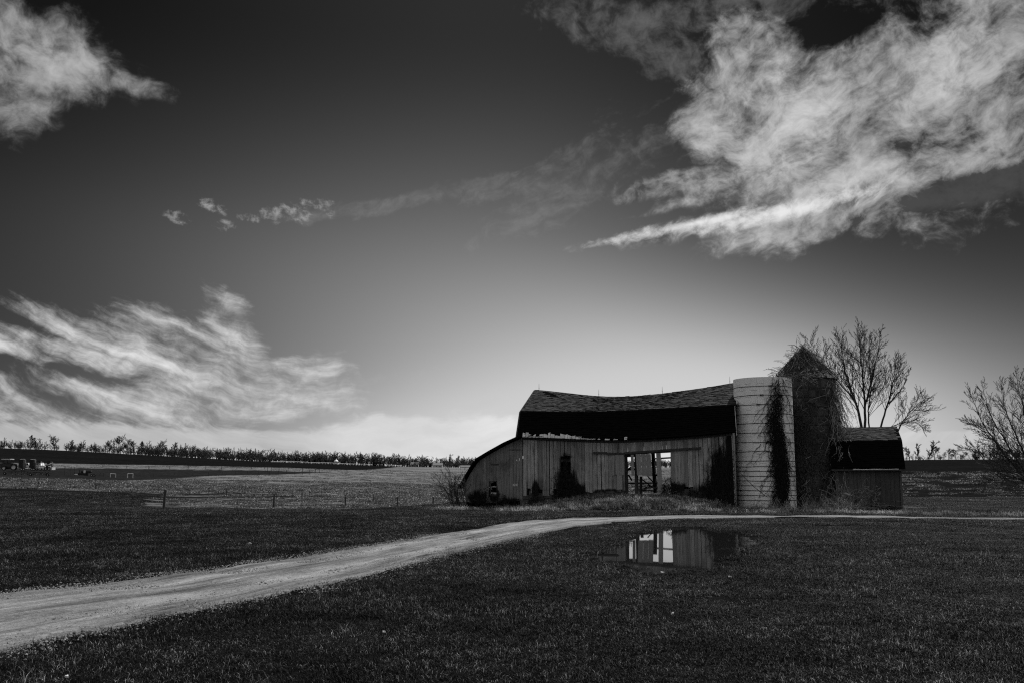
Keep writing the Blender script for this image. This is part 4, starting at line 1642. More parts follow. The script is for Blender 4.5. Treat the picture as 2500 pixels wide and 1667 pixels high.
def build_lawn():
    rg = np.random.default_rng(77)
    var = [patch_mesh('grass_patch', 620, 0.42, 0.058, 0.0055, M['grass'], 100 + k, 1.5, 0.05 + 0.02 * k, 0.12) for k in range(6)]
    P = []
    for (d0, d1, dn, sc_) in ((5.5, 20, 6.0, 1.0), (20, 36, 4.4, 1.1), (36, 75, 3.0, 1.25), (75, 120, 0.9, 2.0)):
        x, y = frustum_points(rg, d0, d1, dn)
        P.append(np.stack([x, y, np.full(len(x), sc_)], -1))
    P = np.concatenate(P)
    x, y, s = P.T
    z = gz(x, y)
    road = poly_sd(x, y, ROAD_POLY) + (vnoise(x * 2, y * 2, 50) - 0.5) * 0.8 + (vnoise(x * 0.5, y * 0.5, 53) - 0.5) * 0.5
    keep = road > 0.18 + 0.0 * x
    # strip of grass in the middle of the track on the far side
    pud = ((z < WATER_Z + 0.012) & (poly_sd(x, y, PUD1) < 0.8)) | (poly_sd(x, y, PUD1) < -0.1)
    pu, pv = pix(x, y, z)
    wet = np.clip((pu - 1765) / 160, 0.003, 0.16) * np.clip((vnoise(x * 1.3, y * 0.9, 55) - 0.3) * 2.5, 0.02, 1) 
    keep &= (~pud) | (rg.random(len(x)) < wet)
    pd2 = poly_sd(x, y, PUD2)
    keep &= pd2 > 0.25
    keep &= ~built_mask(x, y)
    bs, bq = barn_sq(x, y)
    u, v = pix(x, y, z)
    keep &= ~((u > 330) & (u < 1150) & (y > 56 * K) & (rg.random(len(x)) < 0.9))
    keep &= (y < 75) | ((u < 430) & (v > np.interp(u, [0, 430], [1191, 1206])))
    x, y, z, s = x[keep], y[keep], z[keep], s[keep]
    n = len(x)
    hs = s * (0.55 + 0.9 * vnoise(x * 0.35, y * 0.35, 52)) * (0.8 + 0.4 * rg.random(n))
    # grass in standing water is low and thin
    scatter('lawn_grass', np.stack([x, y, z], -1), rg.random(n) * 6.283, np.stack([s, s, hs], -1), var, 'short rough lawn grass across the yard', 'grass')


def build_straw():
    rg = np.random.default_rng(78)
    var = [patch_mesh('straw_patch', 240, 0.42, 0.22, 0.011, M['straw'], 200 + k, 1.0, 0.45, 0.45) for k in range(5)]
    n0 = 5200
    s = rg.uniform(-4.5, 26, n0)
    q = rg.uniform(-6.5, 0.2, n0)
    x = P0[0] + BA[0] * s + BB[0] * q
    y = P0[1] + BA[1] * s + BB[1] * q
    g = np.exp(-np.abs((s - S_MID + 0.5) / 5.6) ** 3) * np.clip((q + 5.4) / 1.5, 0, 1)
    strip = (np.abs(q + 3.4 + 0.05 * s + (vnoise(s * 0.5, 0 * s, 61) - 0.5)) < 0.55) * 0.5
    g = g * (q < -0.9)
    strip = strip * (q < -0.9)
    keep = rg.random(n0) < np.maximum(g, strip)
    keep &= ~built_mask(x, y)
    keep &= poly_sd(x, y, ROAD_POLY) > 0.4
    x, y = x[keep], y[keep]
    n = len(x)
    sc_ = 0.8 + 0.6 * rg.random(n)
    scatter('dry_grass', np.stack([x, y, gz(x, y)], -1), rg.random(n) * 6.283, np.stack([sc_, sc_, sc_ * (0.35 + 0.8 * rg.random(n))], -1), var, 'pale dry grass on the earth ramp before the barn', 'grass')


def build_stubble():
    rg = np.random.default_rng(79)
    var = [patch_mesh('stubble_patch', 130, 0.55, 0.16, 0.028, M['stubble'], 300 + k, 0.9, 0.3, 0.4) for k in range(5)]
    x, y = frustum_points(rg, 62, 260, 0.42)
    x2, y2 = frustum_points(rg, 260, 470, 0.10)
    x, y = np.concatenate([x, x2]), np.concatenate([y, y2])
    z = gz(x, y)
    a = field_value(x, y, z)
    keep = (rg.random(len(x)) < np.clip((a - 0.06) / 0.05, 0, 1) * np.where(y < 260, 0.8, 0.5)) | ((x > 0.3 * y) & (y > 60) & (y < 230) & (rg.random(len(x)) < np.where(a > 0.009, 0.15, 0.03)))
    keep &= ~built_mask(x, y)
    keep &= vnoise(x * 0.25, y * 0.25, 71) > 0.25
    x, y, z = x[keep], y[keep], z[keep]
    n = len(x)
    s = (1.4 + 1.2 * rg.random(n)) * np.clip(y / 110, 0.7, 2.0)
    scatter('field_stubble', np.stack([x, y, z], -1), rg.random(n) * 6.283, np.stack([s, s, s * np.where(y < 200, 0.55, 0.22)], -1), var, 'pale crop stubble on the open fields', 'stubble')


def build_gravel():
    rg = np.random.default_rng(80)
    vs = []
    for k in range(5):
        r2 = np.random.default_rng(400 + k)
        mb = MB()
        for _ in range(70):
            c = np.array([*(r2.random(2) - 0.5) * 0.7, 0.004])
            r = 0.005 + 0.014 * r2.random() ** 2.5
            d = [np.array(p) * r * (0.7 + 0.6 * r2.random()) for p in ((1, 0, 0), (-1, 0, 0), (0, 1, 0), (0, -1, 0), (0, 0, 0.8), (0, 0, -0.6))]
            mb.add([c + q for q in d], [(0, 2, 4), (2, 1, 4), (1, 3, 4), (3, 0, 4), (2, 0, 5), (1, 2, 5), (3, 1, 5), (0, 3, 5)])
        vs.append(mb.mesh('gravel_patch', M['pebble']))
    x, y = frustum_points(rg, 6, 30, 11.0)
    sd = poly_sd(x, y, ROAD_POLY)
    keep = sd < 0.12
    # fewer stones in the two wheel tracks
    keep &= (vnoise(x * 0.35 + y * 0.2, y * 1.5 - x * 0.35, 81) > 0.42) | (sd > -0.45)
    x, y = x[keep], y[keep]
    n = len(x)
    s = 0.8 + 0.7 * rg.random(n)
    scatter('loose_gravel', np.stack([x, y, gz(x, y) + 0.016], -1), rg.random(n) * 6.283, np.stack([s, s, s], -1), vs, 'loose gravel lying along the driveway', 'gravel')


def build_tufts():
    rg = np.random.default_rng(83)
    var = [patch_mesh('tuft_patch', 46, 0.16, 0.17, 0.006, M['straw'], 500 + k, 1.1, 0.25, 0.3) for k in range(5)]
    x, y = frustum_points(rg, 6, 60, 0.55)
    keep = (poly_sd(x, y, ROAD_POLY) > 0.1) & (poly_sd(x, y, PUD1) > -0.3) & ~built_mask(x, y)
    keep &= rg.random(len(x)) < np.clip((vnoise(x * 0.3, y * 0.3, 84) - 0.35) * 3, 0.05, 1)
    x, y = x[keep], y[keep]
    n = len(x)
    s = 0.5 + 0.9 * rg.random(n) ** 2
    scatter('dry_tufts', np.stack([x, y, gz(x, y)], -1), rg.random(n) * 6.283, np.stack([s, s, s * (0.5 + 0.7 * rg.random(n))], -1), var, 'scattered taller dry tufts standing in the lawn', 'grass')


M['pebble'] = mat('pebble', 0.20, 0.9, 0.9, 24.0, detail=1.0)
build_lawn()
build_straw()
build_stubble()
build_gravel()
build_tufts()


# ------------------------------------------------------------------ bare trees
def grow(mb, p, d, length, r, level, top, rg, prm, tips=None):
    """one limb as a tapered tube, then its side branches"""
    nseg = prm['seg'][min(level, len(prm['seg']) - 1)]
    pts, rad = [p.copy()], [r]
    q, dd = p.copy(), d / np.linalg.norm(d)
    r_end = max(r * prm['taper'], prm['rmin'])
    for i in range(nseg):
        dd = dd + rg.normal(0, prm['wig'], 3) + UP * prm['up'] * (0.4 + 0.3 * level)
        dd /= np.linalg.norm(dd)
        q = q + dd * length / nseg
        pts.append(q.copy())
        rad.append(r + (r_end - r) * (i + 1) / nseg)
    mb[0 if level < prm['trunk_levels'] else 1].tube(pts, rad, 6 if level == 0 else (4 if level < 3 else 3), cap=False)
    if level >= top:
        return
    nb = prm['nb'][min(level, len(prm['nb']) - 1)]
    for k in range(nb):
        f = prm['start'] + (1 - prm['start']) * (k + rg.random() * 0.8) / nb if level > 0 else prm['start0'] + (1 - prm['start0']) * (k + rg.random() * 0.8) / nb
        f = min(f, 1.0)
        i = min(int(f * nseg), nseg - 1)
        t = f * nseg - i
        b = pts[i] * (1 - t) + pts[i + 1] * t
        ax = pts[i + 1] - pts[i]
        ax /= np.linalg.norm(ax)
        side = np.cross(ax, rg.normal(0, 1, 3))
        side /= np.linalg.norm(side) + 1e-9
        a = math.radians(rg.uniform(*prm['ang']))
        nd = ax * math.cos(a) + side * math.sin(a)
        if nd[2] < -0.2:
            nd[2] *= -0.5
        rr = (rad[i] * (1 - t) + rad[i + 1] * t) * rg.uniform(0.5, 0.72)
        ll = length * prm['len'] * rg.uniform(0.7, 1.15) * (1.15 - 0.45 * f)
        grow(mb, b, nd, ll, max(rr, prm['rmin']), level + 1, top, rg, prm)


TREE = dict(seg=(7, 6, 5, 4, 3), taper=0.35, rmin=0.012, wig=0.10, up=0.06, nb=(6, 6, 5, 5, 3), start=0.25, start0=0.3, ang=(22, 48), len=0.62, trunk_levels=1)


def tree_obj(name, base, label, cat, stems, prm, top, seed, group=None, matl=None):
    rg = np.random.default_rng(seed)
    mb = [MB(), MB()]
    for (off, d, ln, r) in stems:
        grow(mb, np.asarray(base, float) + np.asarray(off, float), np.asarray(d, float), ln, r, 0, top, rg, prm)
    t = thing(name, base, label, cat, group)
    mb[0].obj('trunk', matl or M['bark'], t, True)
    mb[1].obj('branches', matl or M['bark'], t, True)
    return t


def limb_tree(name, base, label, cat, limbs, prm, top, seed, depth, r0, matl=None):
    """tree whose main limbs follow given outlines; side branches grow from them"""
    rg = np.random.default_rng(seed)
    mb = [MB(), MB()]
    for (pts, r, dy) in limbs:
        n = len(pts)
        P = [at(u, v, depth + dy * (i / (n - 1))) for i, (u, v) in enumerate(pts)]
        # resample smoothly
        t = np.linspace(0, n - 1, 4 * n)
        P = np.array(P)
        Q = np.stack([np.interp(t, np.arange(n), P[:, k]) for k in range(3)], -1)
        for _ in range(2):
            Q[1:-1] = (Q[:-2] + 2 * Q[1:-1] + Q[2:]) / 4
        Q[1:-1] += rg.normal(0, 0.025, Q[1:-1].shape)
        m = len(Q)
        rad = r * 0.7 * (1 - 0.9 * np.linspace(0, 1, m))
        rad = np.maximum(rad, prm['rmin'])
        mb[0].tube(Q, rad, 6, cap=False)
        seg = np.linalg.norm(np.diff(Q, axis=0), axis=1)
        L = seg.sum()
        nb = int(L * prm['per_m'])
        for k in range(nb):
            f = prm['start0'] + (1 - prm['start0']) * (k + rg.random()) / nb
            x = f * (m - 1)
            i = min(int(x), m - 2)
            b = Q[i] + (Q[i + 1] - Q[i]) * (x - i)
            ax = Q[i + 1] - Q[i]
            ax /= np.linalg.norm(ax)
            side = np.cross(ax, rg.normal(0, 1, 3))
            side /= np.linalg.norm(side)
            a = math.radians(rg.uniform(*prm['ang']))
            ll = L * prm['len'] * rg.uniform(0.6, 1.2) * (1.1 - 0.86 * f)
            grow(mb, b, ax * math.cos(a) + side * math.sin(a), max(ll, 0.35), max(rad[i] * 0.42, prm['rmin']), 1, top, rg, prm)
    t = thing(name, base, label, cat)
    mb[0].obj('trunk', matl or M['bark'], t, True)
    mb[1].obj('branches', matl or M['bark'], t, True)
    return t


def main_trees():
    # many-stemmed tree behind the shed
    d = 53 * K
    b = put(2114, d)
    prm = dict(TREE, rmin=0.0078, nb=(0, 7, 4, 2), wig=0.075, up=0.05, start0=0.3, start=0.2, ang=(20, 42), len=0.34, per_m=3.6, seg=(7, 6, 4, 3))
    foot = (2114, 1215)
    limbs = [([foot, (2107, 1041), (2088, 978), (2066, 914), (2056, 870), (2053, 826)], 0.16, 0.6),
             ([(2092, 985), (2060, 945), (2030, 916), (2018, 880), (2012, 838)], 0.09, -0.8),
             ([foot, (2113, 1041), (2112, 978), (2104, 907), (2100, 860), (2097, 808)], 0.15, 0.2),
             ([(2113, 985), (2120, 960), (2136, 893), (2145, 850), (2152, 803)], 0.10, 1.0),
             ([(2114, 1215), (2123, 1041), (2119, 1000), (2128, 950), (2122, 880), (2124, 830)], 0.09, -1.0),
             ([(2118, 1215), (2150, 1041), (2168, 985), (2177, 945), (2183, 915), (2187, 886)], 0.11, -0.6),
             ([(2170, 985), (2196, 955), (2212, 930), (2222, 903)], 0.07, 0.8),
             ([(2120, 1215), (2193, 1048), (2215, 1010), (2240, 990), (2258, 972)], 0.09, 0.2),
             ([(2128, 1180), (2160, 1048), (2200, 1030), (2240, 1030), (2258, 1050)], 0.06, -0.5),
             ([(2106, 1215), (2060, 1060), (2030, 985), (2005, 930), (1985, 880), (1978, 830)], 0.08, 1.2)]
    limb_tree('bare_tree', b, 'tall leafless tree with several spreading stems behind the shed', 'tree', limbs, prm, 3, 5, d, 0.16)
    # leafless tree leaning in from the right edge
    d = 41 * K
    b = put(2545, d)
    prm = dict(TREE, rmin=0.007, nb=(0, 7, 4, 2), wig=0.06, up=0.045, start0=0.25, start=0.15, ang=(18, 40), len=0.34, per_m=5.0, seg=(7, 6, 4, 3))
    foot = (2545, 1244)
    limbs = [([foot, (2520, 1190), (2498, 1161), (2431, 1081), (2391, 1019), (2370, 960)], 0.11, 0.5),
             ([foot, (2525, 1190), (2498, 1145), (2458, 1081), (2418, 1014), (2399, 944)], 0.11, -0.4),
             ([foot, (2530, 1160), (2498, 1100), (2471, 1040), (2452, 992), (2446, 935)], 0.10, 0.9),
             ([foot, (2538, 1150), (2512, 1060), (2495, 990), (2482, 910)], 0.11, 0.0),
             ([foot, (2548, 1150), (2540, 1040), (2528, 950), (2520, 880)], 0.11, 0.6),
             ([foot, (2560, 1150), (2580, 1040), (2600, 950)], 0.10, -0.4),
             ([foot, (2520, 1185), (2470, 1150), (2420, 1120), (2375, 1098), (2343, 1092)], 0.05, -0.7),
             ([foot, (2515, 1195), (2460, 1170), (2420, 1172), (2380, 1190)], 0.035, -1.0),
             ([foot, (2500, 1150), (2440, 1090), (2400, 1050), (2362, 1028)], 0.06, 1.0)]
    limb_tree('bare_tree', b, 'leafless tree cut off by the right edge of the photo', 'tree', limbs, prm, 3, 12, d, 0.11)
    # twiggy shrub at the left end of the barn
    b = hit(1112, 1241)
    b = put(1112, 46.5 * K)
    prm = dict(TREE, rmin=0.008, nb=(5, 2, 2), wig=0.10, up=-0.012, start0=0.25, start=0.3, ang=(15, 45), len=0.42, seg=(9, 5, 3))
    rg = np.random.default_rng(3)
    stems = []
    for k in range(30):
        a = rg.uniform(-1.2, 0.5)
        stems.append(((rg.uniform(-0.2, 0.55), rg.uniform(-0.3, 0.4), 0), (a * 0.62, rg.uniform(-0.25, 0.35), 1.0), rg.uniform(1.2, 2.4), 0.02))
    tree_obj('bare_shrub', b, 'leafless twiggy shrub against the left end of the barn', 'shrub', stems, prm, 2, 17)
    # thin saplings between the dark silo and the tree
    b = put(2062, 52 * K)
    b[2] = 0
    prm = dict(TREE, rmin=0.008, nb=(9, 5, 3), wig=0.12, up=0.0, start0=0.2, len=0.34, seg=(8, 5, 4))
    stems = [((rg.uniform(-0.9, 0.9), rg.uniform(-0.4, 0.4), 0), (rg.uniform(-0.25, 0.25), 0, 1.0), rg.uniform(4.0, 6.0), 0.03) for k in range(5)]
    tree_obj('sapling_thicket', b, 'thicket of thin leafless saplings right behind the dark silo', 'saplings', stems, prm, 2, 29)


main_trees()


# ------------------------------------------------------------------ vines
def vine(name, base, label, strands, rg, r=0.012, matl=None, leaves=None, twig=0.5, lmat=None):
    """strands: lists of points; short twigs sprout from them"""
    t = thing(name, base, label, 'vine')
    st, tw = MB(), MB()
    for pts in strands:
        n = len(pts)
        if n < 2:
            continue
        st.tube(pts, [r * (1.25 - 0.7 * i / n) for i in range(n)], 3, cap=False)
        for i in range(1, n):
            if rg.random() < twig:
                d = rg.normal(0, 1, 3)
                d[1] -= 0.5
                d /= np.linalg.norm(d)
                p = np.asarray(pts[i])
                l = rg.uniform(0.1, 0.38)
                q = p + d * l * 0.5 + rg.normal(0, 0.03, 3)
                tw.tube([p, q, q + (d + np.array([0, 0, -0.5])) * l * 0.5], [r * 0.7, r * 0.55, r * 0.4], 3, cap=False)
    st.obj('stems', matl or M['vine'], t)
    if tw.v:
        tw.obj('twigs', matl or M['vine'], t)
    if leaves is not None and leaves.v:
        leaves.obj('dead_leaves', lmat or M['vine'], t)
    return t


def leaf_bits(pts, rg, n, size, spread, flat=None):
    mb = MB()
    pts = np.asarray(pts)
    for k in range(n):
        o = rg.normal(0, spread, 3)
        if flat is not None:
            o = o - flat * np.dot(o, flat) * 0.85
        p = pts[rg.integers(0, len(pts))] + o
        a, b = rg.normal(0, 1, 3), rg.normal(0, 1, 3)
        a /= np.linalg.norm(a)
        b = b - a * np.dot(a, b)
        b /= np.linalg.norm(b)
        s = size * rg.uniform(0.6, 1.5)
        c = np.cross(a, b) * s * 0.25
        mb.add([p - a * s, p - b * s * 0.5 + c, p + a * s, p + b * s * 0.5 + c], [(0, 1, 2), (0, 2, 3)])
    return mb


def cyl_walk(S, R, rg, th, z, zend, step=0.16, wob=0.06, drift=0.0, out=0.03, attract=None, sway=0.0):
    pts = []
    sgn = 1 if zend > z else -1
    while (zend - z) * sgn > 0:
        o = R + out + abs(rg.normal(0, 0.035))
        pts.append(np.array([S[0] + o * math.cos(th), S[1] + o * math.sin(th), z]))
        if attract is not None:
            th += (attract + sway * (math.sin(z * 1.15 + 0.6) + 0.5 * math.sin(z * 2.7)) - th) * 0.12
        th += rg.normal(drift, wob)
        z += sgn * step * rg.uniform(0.6, 1.2)
    return pts


def theta_at(S, R, u):
    """angle on the silo's near side seen in photo column u (about mid height)"""
    best = None
    for t in np.linspace(-math.pi, 0, 400):
        p = (S[0] + R * math.cos(t), S[1] + R * math.sin(t), 3.0)
        uu = pix(*p)[0]
        if best is None or abs(uu - u) < best[0]:
            best = (abs(uu - u), t)
    return best[1]


def all_vines():
    rg = np.random.default_rng(42)
    # 1 band on the pale silo: ropes of vines, spreading at the foot
    c = theta_at(S1, R1, 1905)
    st = []
    for k in range(120):
        z0 = rg.uniform(-0.1, 0.6)
        zt = Z1T * rg.uniform(0.35, 1.02)
        c_k = c + rg.normal(-0.03, 0.085)
        st.append(cyl_walk(S1, R1, rg, c_k - 0.06 + rg.normal(0, 0.11), z0, zt, wob=0.05, attract=c_k, out=rg.uniform(0.02, 0.10), sway=0.10))
    n_main = len(st)
    for k in range(120):      # fringe trailing left and right
        z0 = Z1T * rg.random() ** 0.8
        st.append(cyl_walk(S1, R1, rg, c + rg.normal(-0.05, 0.2), z0, max(z0 - rg.uniform(0.5, 2.2), 0), wob=0.05, drift=rg.choice([-0.035, -0.02, 0.025]), out=0.02))
    allp = [p for s in st[:n_main] for p in s]
    vine('climbing_vine', (S1[0], S1[1] - R1, 0), 'dark rope of dry vines climbing the pale silo', st, rg, 0.012, M['vine_dark'], leaves=leaf_bits(allp, rg, 900, 0.04, 0.04), lmat=M['vine_dark'], twig=0.5)
    # 2 mat over the dark silo and its roof
    st = []
    for k in range(120):
        th = rg.uniform(-math.pi * 0.98, -0.02)
        z0 = rg.uniform(-0.1, 2.0)
        st.append(cyl_walk(S2, R2, rg, th, z0, Z2T * rg.uniform(0.4, 1.0), wob=0.07, out=rg.uniform(0.02, 0.08)))
    ap = np.array([S2[0] - 0.12, S2[1], at(1956, 851, S2[1])[2]])
    roofst = []
    for k in range(230):
        th = rg.uniform(-math.pi * 1.05, 0.08 * math.pi)
        f0 = rg.uniform(0, 0.7)
        f1 = min(f0 + rg.uniform(0.15, 0.5), 1.05)
        pts = []
        for j in range(7):
            f = f0 + (f1 - f0) * j / 6
            th += rg.normal(0, 0.05)
            rr = (R2 + 0.16) * (1 - f)
            pts.append(np.array([S2[0] - 0.12 * f + rr * math.cos(th), S2[1] + rr * math.sin(th), Z2T + (ap[2] - Z2T) * f]) + np.array([0, 0, 0.05 + abs(rg.normal(0, 0.05))]))
        roofst.append(pts)
    for k in range(70):      # sprays standing up from the roof line
        th = rg.uniform(-math.pi, 0)
        f = rg.uniform(0, 0.98)
        rr = (R2 + 0.16) * (1 - f)
        p = np.array([S2[0] - 0.12 * f + rr * math.cos(th), S2[1] + rr * math.sin(th), Z2T + (ap[2] - Z2T) * f])
        d = np.array([math.cos(th) * 0.9 - 0.35, math.sin(th) * 0.5, 0.7])
        pts = []
        for j in range(6):
            pts.append(p.copy())
            d = d + rg.normal(0, 0.22, 3) + np.array([0, 0, -0.10 * j])
            p = p + d * 0.11
        roofst.append(pts)
    for k in range(60):      # lip between the two silo tops
        x = rg.uniform(S1[0] + 0.2, S2[0] - 0.6)
        p = np.array([x, S1[1] - R1 * 0.6 + rg.uniform(-0.3, 0.6), Z1T + rg.uniform(-0.05, 0.12)])
        d = np.array([rg.normal(0.3, 0.7), rg.normal(-0.3, 0.3), 0.2])
        pts = []
        for j in range(8):
            pts.append(p.copy())
            d = d + rg.normal(0, 0.25, 3) + np.array([0, 0, -0.12])
            p = p + d * 0.12
        roofst.append(pts)
    allp = [p for s in st for p in s]
    vine('climbing_vine', (S2[0], S2[1] - R2, 0), 'mat of dry vines covering the dark silo and its cone roof', st + roofst, rg, 0.014,
         leaves=leaf_bits(allp, rg, 1800, 0.05, 0.05), twig=0.5, matl=M['vine'], lmat=M['vine_dark'])
    st = []
    for k in range(45):
        th = rg.uniform(-math.pi * 0.75, -0.05) if k % 3 else rg.uniform(-1.2, -0.05)
        z0 = rg.uniform(0.4, Z2T)
        st.append(cyl_walk(S2, R2, rg, th, z0, max(z0 - rg.uniform(0.4, 2.2), 0.0), wob=0.09, out=rg.uniform(0.04, 0.16)))
    for k in range(60):
        st.append(roofst[int(rg.integers(0, len(roofst)))])
        st[-1] = [p + np.array([0.02, -0.05, 0.05]) for p in st[-1]]
    vine('hanging_vine', (S2[0] + 0.4, S2[1] - R2, 0), 'thin pale vine strands hanging over the front of the dark silo', st, rg, 0.010, M['vine_pale'], twig=0.8)
    # 3 pale curtain on the right flank of the dark silo, spilling out over the ground by the shed
    st = []
    for k in range(330):
        z0 = Z2T * rg.random() ** 1.15
        spread = 0.16 + 1.05 * (1 - z0 / Z2T) ** 1.4
        th = rg.uniform(-1.15, 0.15)
        o = R2 + 0.05 + rg.random() * spread
        p = np.array([S2[0] + o * math.cos(th), S2[1] + o * math.sin(th) * 0.95 - 0.5 * (1 - z0 / Z2T), z0])
        pts = []
        d = np.array([rg.normal(0.12, 0.28), rg.normal(-0.05, 0.2), -1.0])
        for j in range(rg.integers(5, 14)):
            pts.append(p.copy())
            d = d * 0.85 + rg.normal(0, 0.3, 3) + np.array([0.05, 0, -0.28])
            p = p + d * 0.13
            if p[2] < 0.03:
                break
        if len(pts) > 2:
            st.append(pts)
    for k in range(330):     # heap at the foot
        x = S2[0] + R2 * 0.35 + abs(rg.normal(0, 1.15))
        p = np.array([x, S2[1] - R2 - rg.uniform(-0.1, 0.95), 0.02])
        hgt = max(0.15, 1.9 - (x - S2[0] - R2 * 0.35) * 0.62)
        d = np.array([rg.normal(0, 0.5), rg.normal(0, 0.4), 1.0])
        pts = []
        for j in range(10):
            pts.append(p.copy())
            d = d + rg.normal(0, 0.35, 3) + np.array([0.06, 0, -0.16 if p[2] < hgt else -0.7])
            p = p + d * 0.12
            p[2] = max(p[2], 0.03)
        st.append(pts)
    vine('trailing_vine', (S2[0] + R2 + 0.4, S2[1] - R2 * 0.4, 0), 'pale tangle of dry vines spilling from the dark silo towards the shed', st, rg, 0.013, M['vine_pale'], twig=0.75)

    # 4 on the right end of the barn wall, and 5 the black heap at the small doorway
    def wall_vines(label, u_rng, foot, vtop, n, leaves, size=0.06, bow=0.0, off0=-0.06):
        st = []
        for k in range(n):
            u = rg.uniform(*u_rng) if not callable(u_rng) else u_rng()
            s, _ = plane_sz(u, 1200, P0, off0)
            vt = vtop(u)
            zt = plane_sz(u, vt, P0, off0)[1] * rg.uniform(0.5, 1.0)
            z = gz1(*bw(s, -0.1, 0)[:2]) - 0.02
            pts = []
            while z < zt:
                f = z / max(zt, 0.1)
                pts.append(bw(s, off0 - abs(rg.normal(0, 0.02)) - 0.15 * max(0, 1 - f * 1.3) * rg.random() * bow, z))
                s += rg.normal(0, 0.035)
                z += rg.uniform(0.08, 0.16)
            if len(pts) > 2:
                st.append(pts)
        allp = [p for s_ in st for p in s_]
        vine('wall_vine', bw(plane_sz(foot, 1200, P0, 0)[0], -0.2, 0), label, st, rg, 0.011, M['vine_dark'], leaves=leaf_bits(allp, rg, leaves, size, 0.07, BB), lmat=M['vine_dark'], twig=0.5)
    wall_vines('dark vines over the right end of the barn wall beside the pale silo', (1712, 1796), 1750, lambda u: np.interp(u, [1705, 1722, 1735, 1745, 1790], [1192, 1150, 1110, 1080, 1064]), 90, 350, 0.05)
    wall_vines('black heap of vines at the small doorway in the barn wall', lambda: float(rg.uniform(1350, 1432)) if rg.random() < 0.55 else float(rg.uniform(1362, 1402)), 1385,
               lambda u: np.interp(u, [1348, 1358, 1368, 1376, 1390, 1396, 1412, 1432], [1190, 1150, 1116, 1104, 1106, 1138, 1168, 1196]), 70, 420, 0.05, 1.0)
    wall_vines('small dark weeds against the barn wall next to the lean-to', lambda: float(np.clip(rg.normal(1308, 9), 1290, 1326)), 1308,
               lambda u: np.interp(u, [1290, 1308, 1326], [1215, 1168, 1215]), 24, 60, 0.05)
    wall_vines('low dark weeds under the broken lean-to window', lambda: float(np.clip(rg.normal(1195, 34), 1140, 1275)), 1190,
               lambda u: np.interp(u, [1140, 1170, 1195, 1215, 1275], [1228, 1196, 1180, 1192, 1226]), 56, 200, 0.05)
    wall_vines('dark brambles along the sill right of the big opening', lambda: float(np.clip(rg.normal(1665, 42), 1600, 1795)), 1660,
               lambda u: np.interp(u, [1600, 1640, 1670, 1790], [1200, 1160, 1188, 1190]), 70, 500, 0.05, 1.0, -0.12)
    # brush growing inside the opening
    b = bw(plane_sz(1627, 1190, P0, 2.2)[0], 2.2, 0.4)
    prm = dict(TREE, rmin=0.008, nb=(5, 4, 3), wig=0.22, up=-0.06, start0=0.2, ang=(25, 60), len=0.6, seg=(7, 4, 3))
    stems = [((rg.uniform(-0.5, 0.5), rg.uniform(-0.3, 0.3), 0), (rg.uniform(-0.6, 0.6), 0, 1.0), rg.uniform(0.8, 1.3), 0.014) for k in range(14)]
    tree_obj('bramble_bush', b, 'round bramble bush inside the open barn doorway', 'bush', stems, prm, 2, 44)
    # weeds at the foot of the silos
    st = []
    for k in range(200):
        x = rg.uniform(S1[0] - R1 * 0.95, S2[0] + R2 * 0.6)
        p = np.array([x, S1[1] - R1 - rg.uniform(0.02, 0.75), 0.0])
        p[2] = gz1(p[0], p[1])
        d = np.array([rg.normal(0, 0.35), rg.normal(0, 0.3), 1.0])
        pts = []
        for j in range(rg.integers(4, 8)):
            pts.append(p.copy())
            d = d + rg.normal(0, 0.3, 3)
            p = p + d * rg.uniform(0.05, 0.12)
            p[2] = max(p[2], 0.0)
        st.append(pts)
    vine('dry_weeds', (S1[0] + 1, S1[1] - R1 - 0.4, 0), 'dry weed stalks along the foot of the two silos', st, rg, 0.009, M['vine_pale'], twig=0.7)
    # loose vine stem leaning against the pale silo
    a, b_ = at(1811, 1157, S1[1] - R1 - 0.1), at(1872, 1212, S1[1] - R1 - 0.5)
    mb = MB()
    mb.tube([a, (a + b_) / 2 + UP * -0.08, b_], [0.016, 0.02, 0.022], 5)
    o = mb.obj('leaning_stem', M['vine'])
    tag(o, 'single dark stem slanting across the foot of the pale silo', 'stem')


all_vines()

# ------------------------------------------------------------------ tree lines far away
FARP = dict(seg=(4, 3, 2, 2), taper=0.35, rmin=0.065, wig=0.10, up=0.05, nb=(9, 6, 4, 3), start=0.2, start0=0.28, ang=(20, 50), len=0.5, trunk_levels=1)


def far_kind(seed, h, top=3, prm=FARP, lean=0.0):
    rg = np.random.default_rng(seed)
    mb = [MB(), MB()]
    grow(mb, np.zeros(3), np.array([lean, 0, 1.0]), h * 0.86, h * 0.02, 0, top, rg, prm)
    return mb[0].mesh('trunk', M['bark_far']), mb[1].mesh('branches', M['bark_far'])


ORD = 'first second third fourth fifth sixth seventh eighth ninth tenth eleventh twelfth thirteenth fourteenth fifteenth sixteenth seventeenth eighteenth nineteenth twentieth twenty-first twenty-second twenty-third twenty-fourth twenty-fifth twenty-sixth twenty-seventh twenty-eighth twenty-ninth thirtieth'.split()


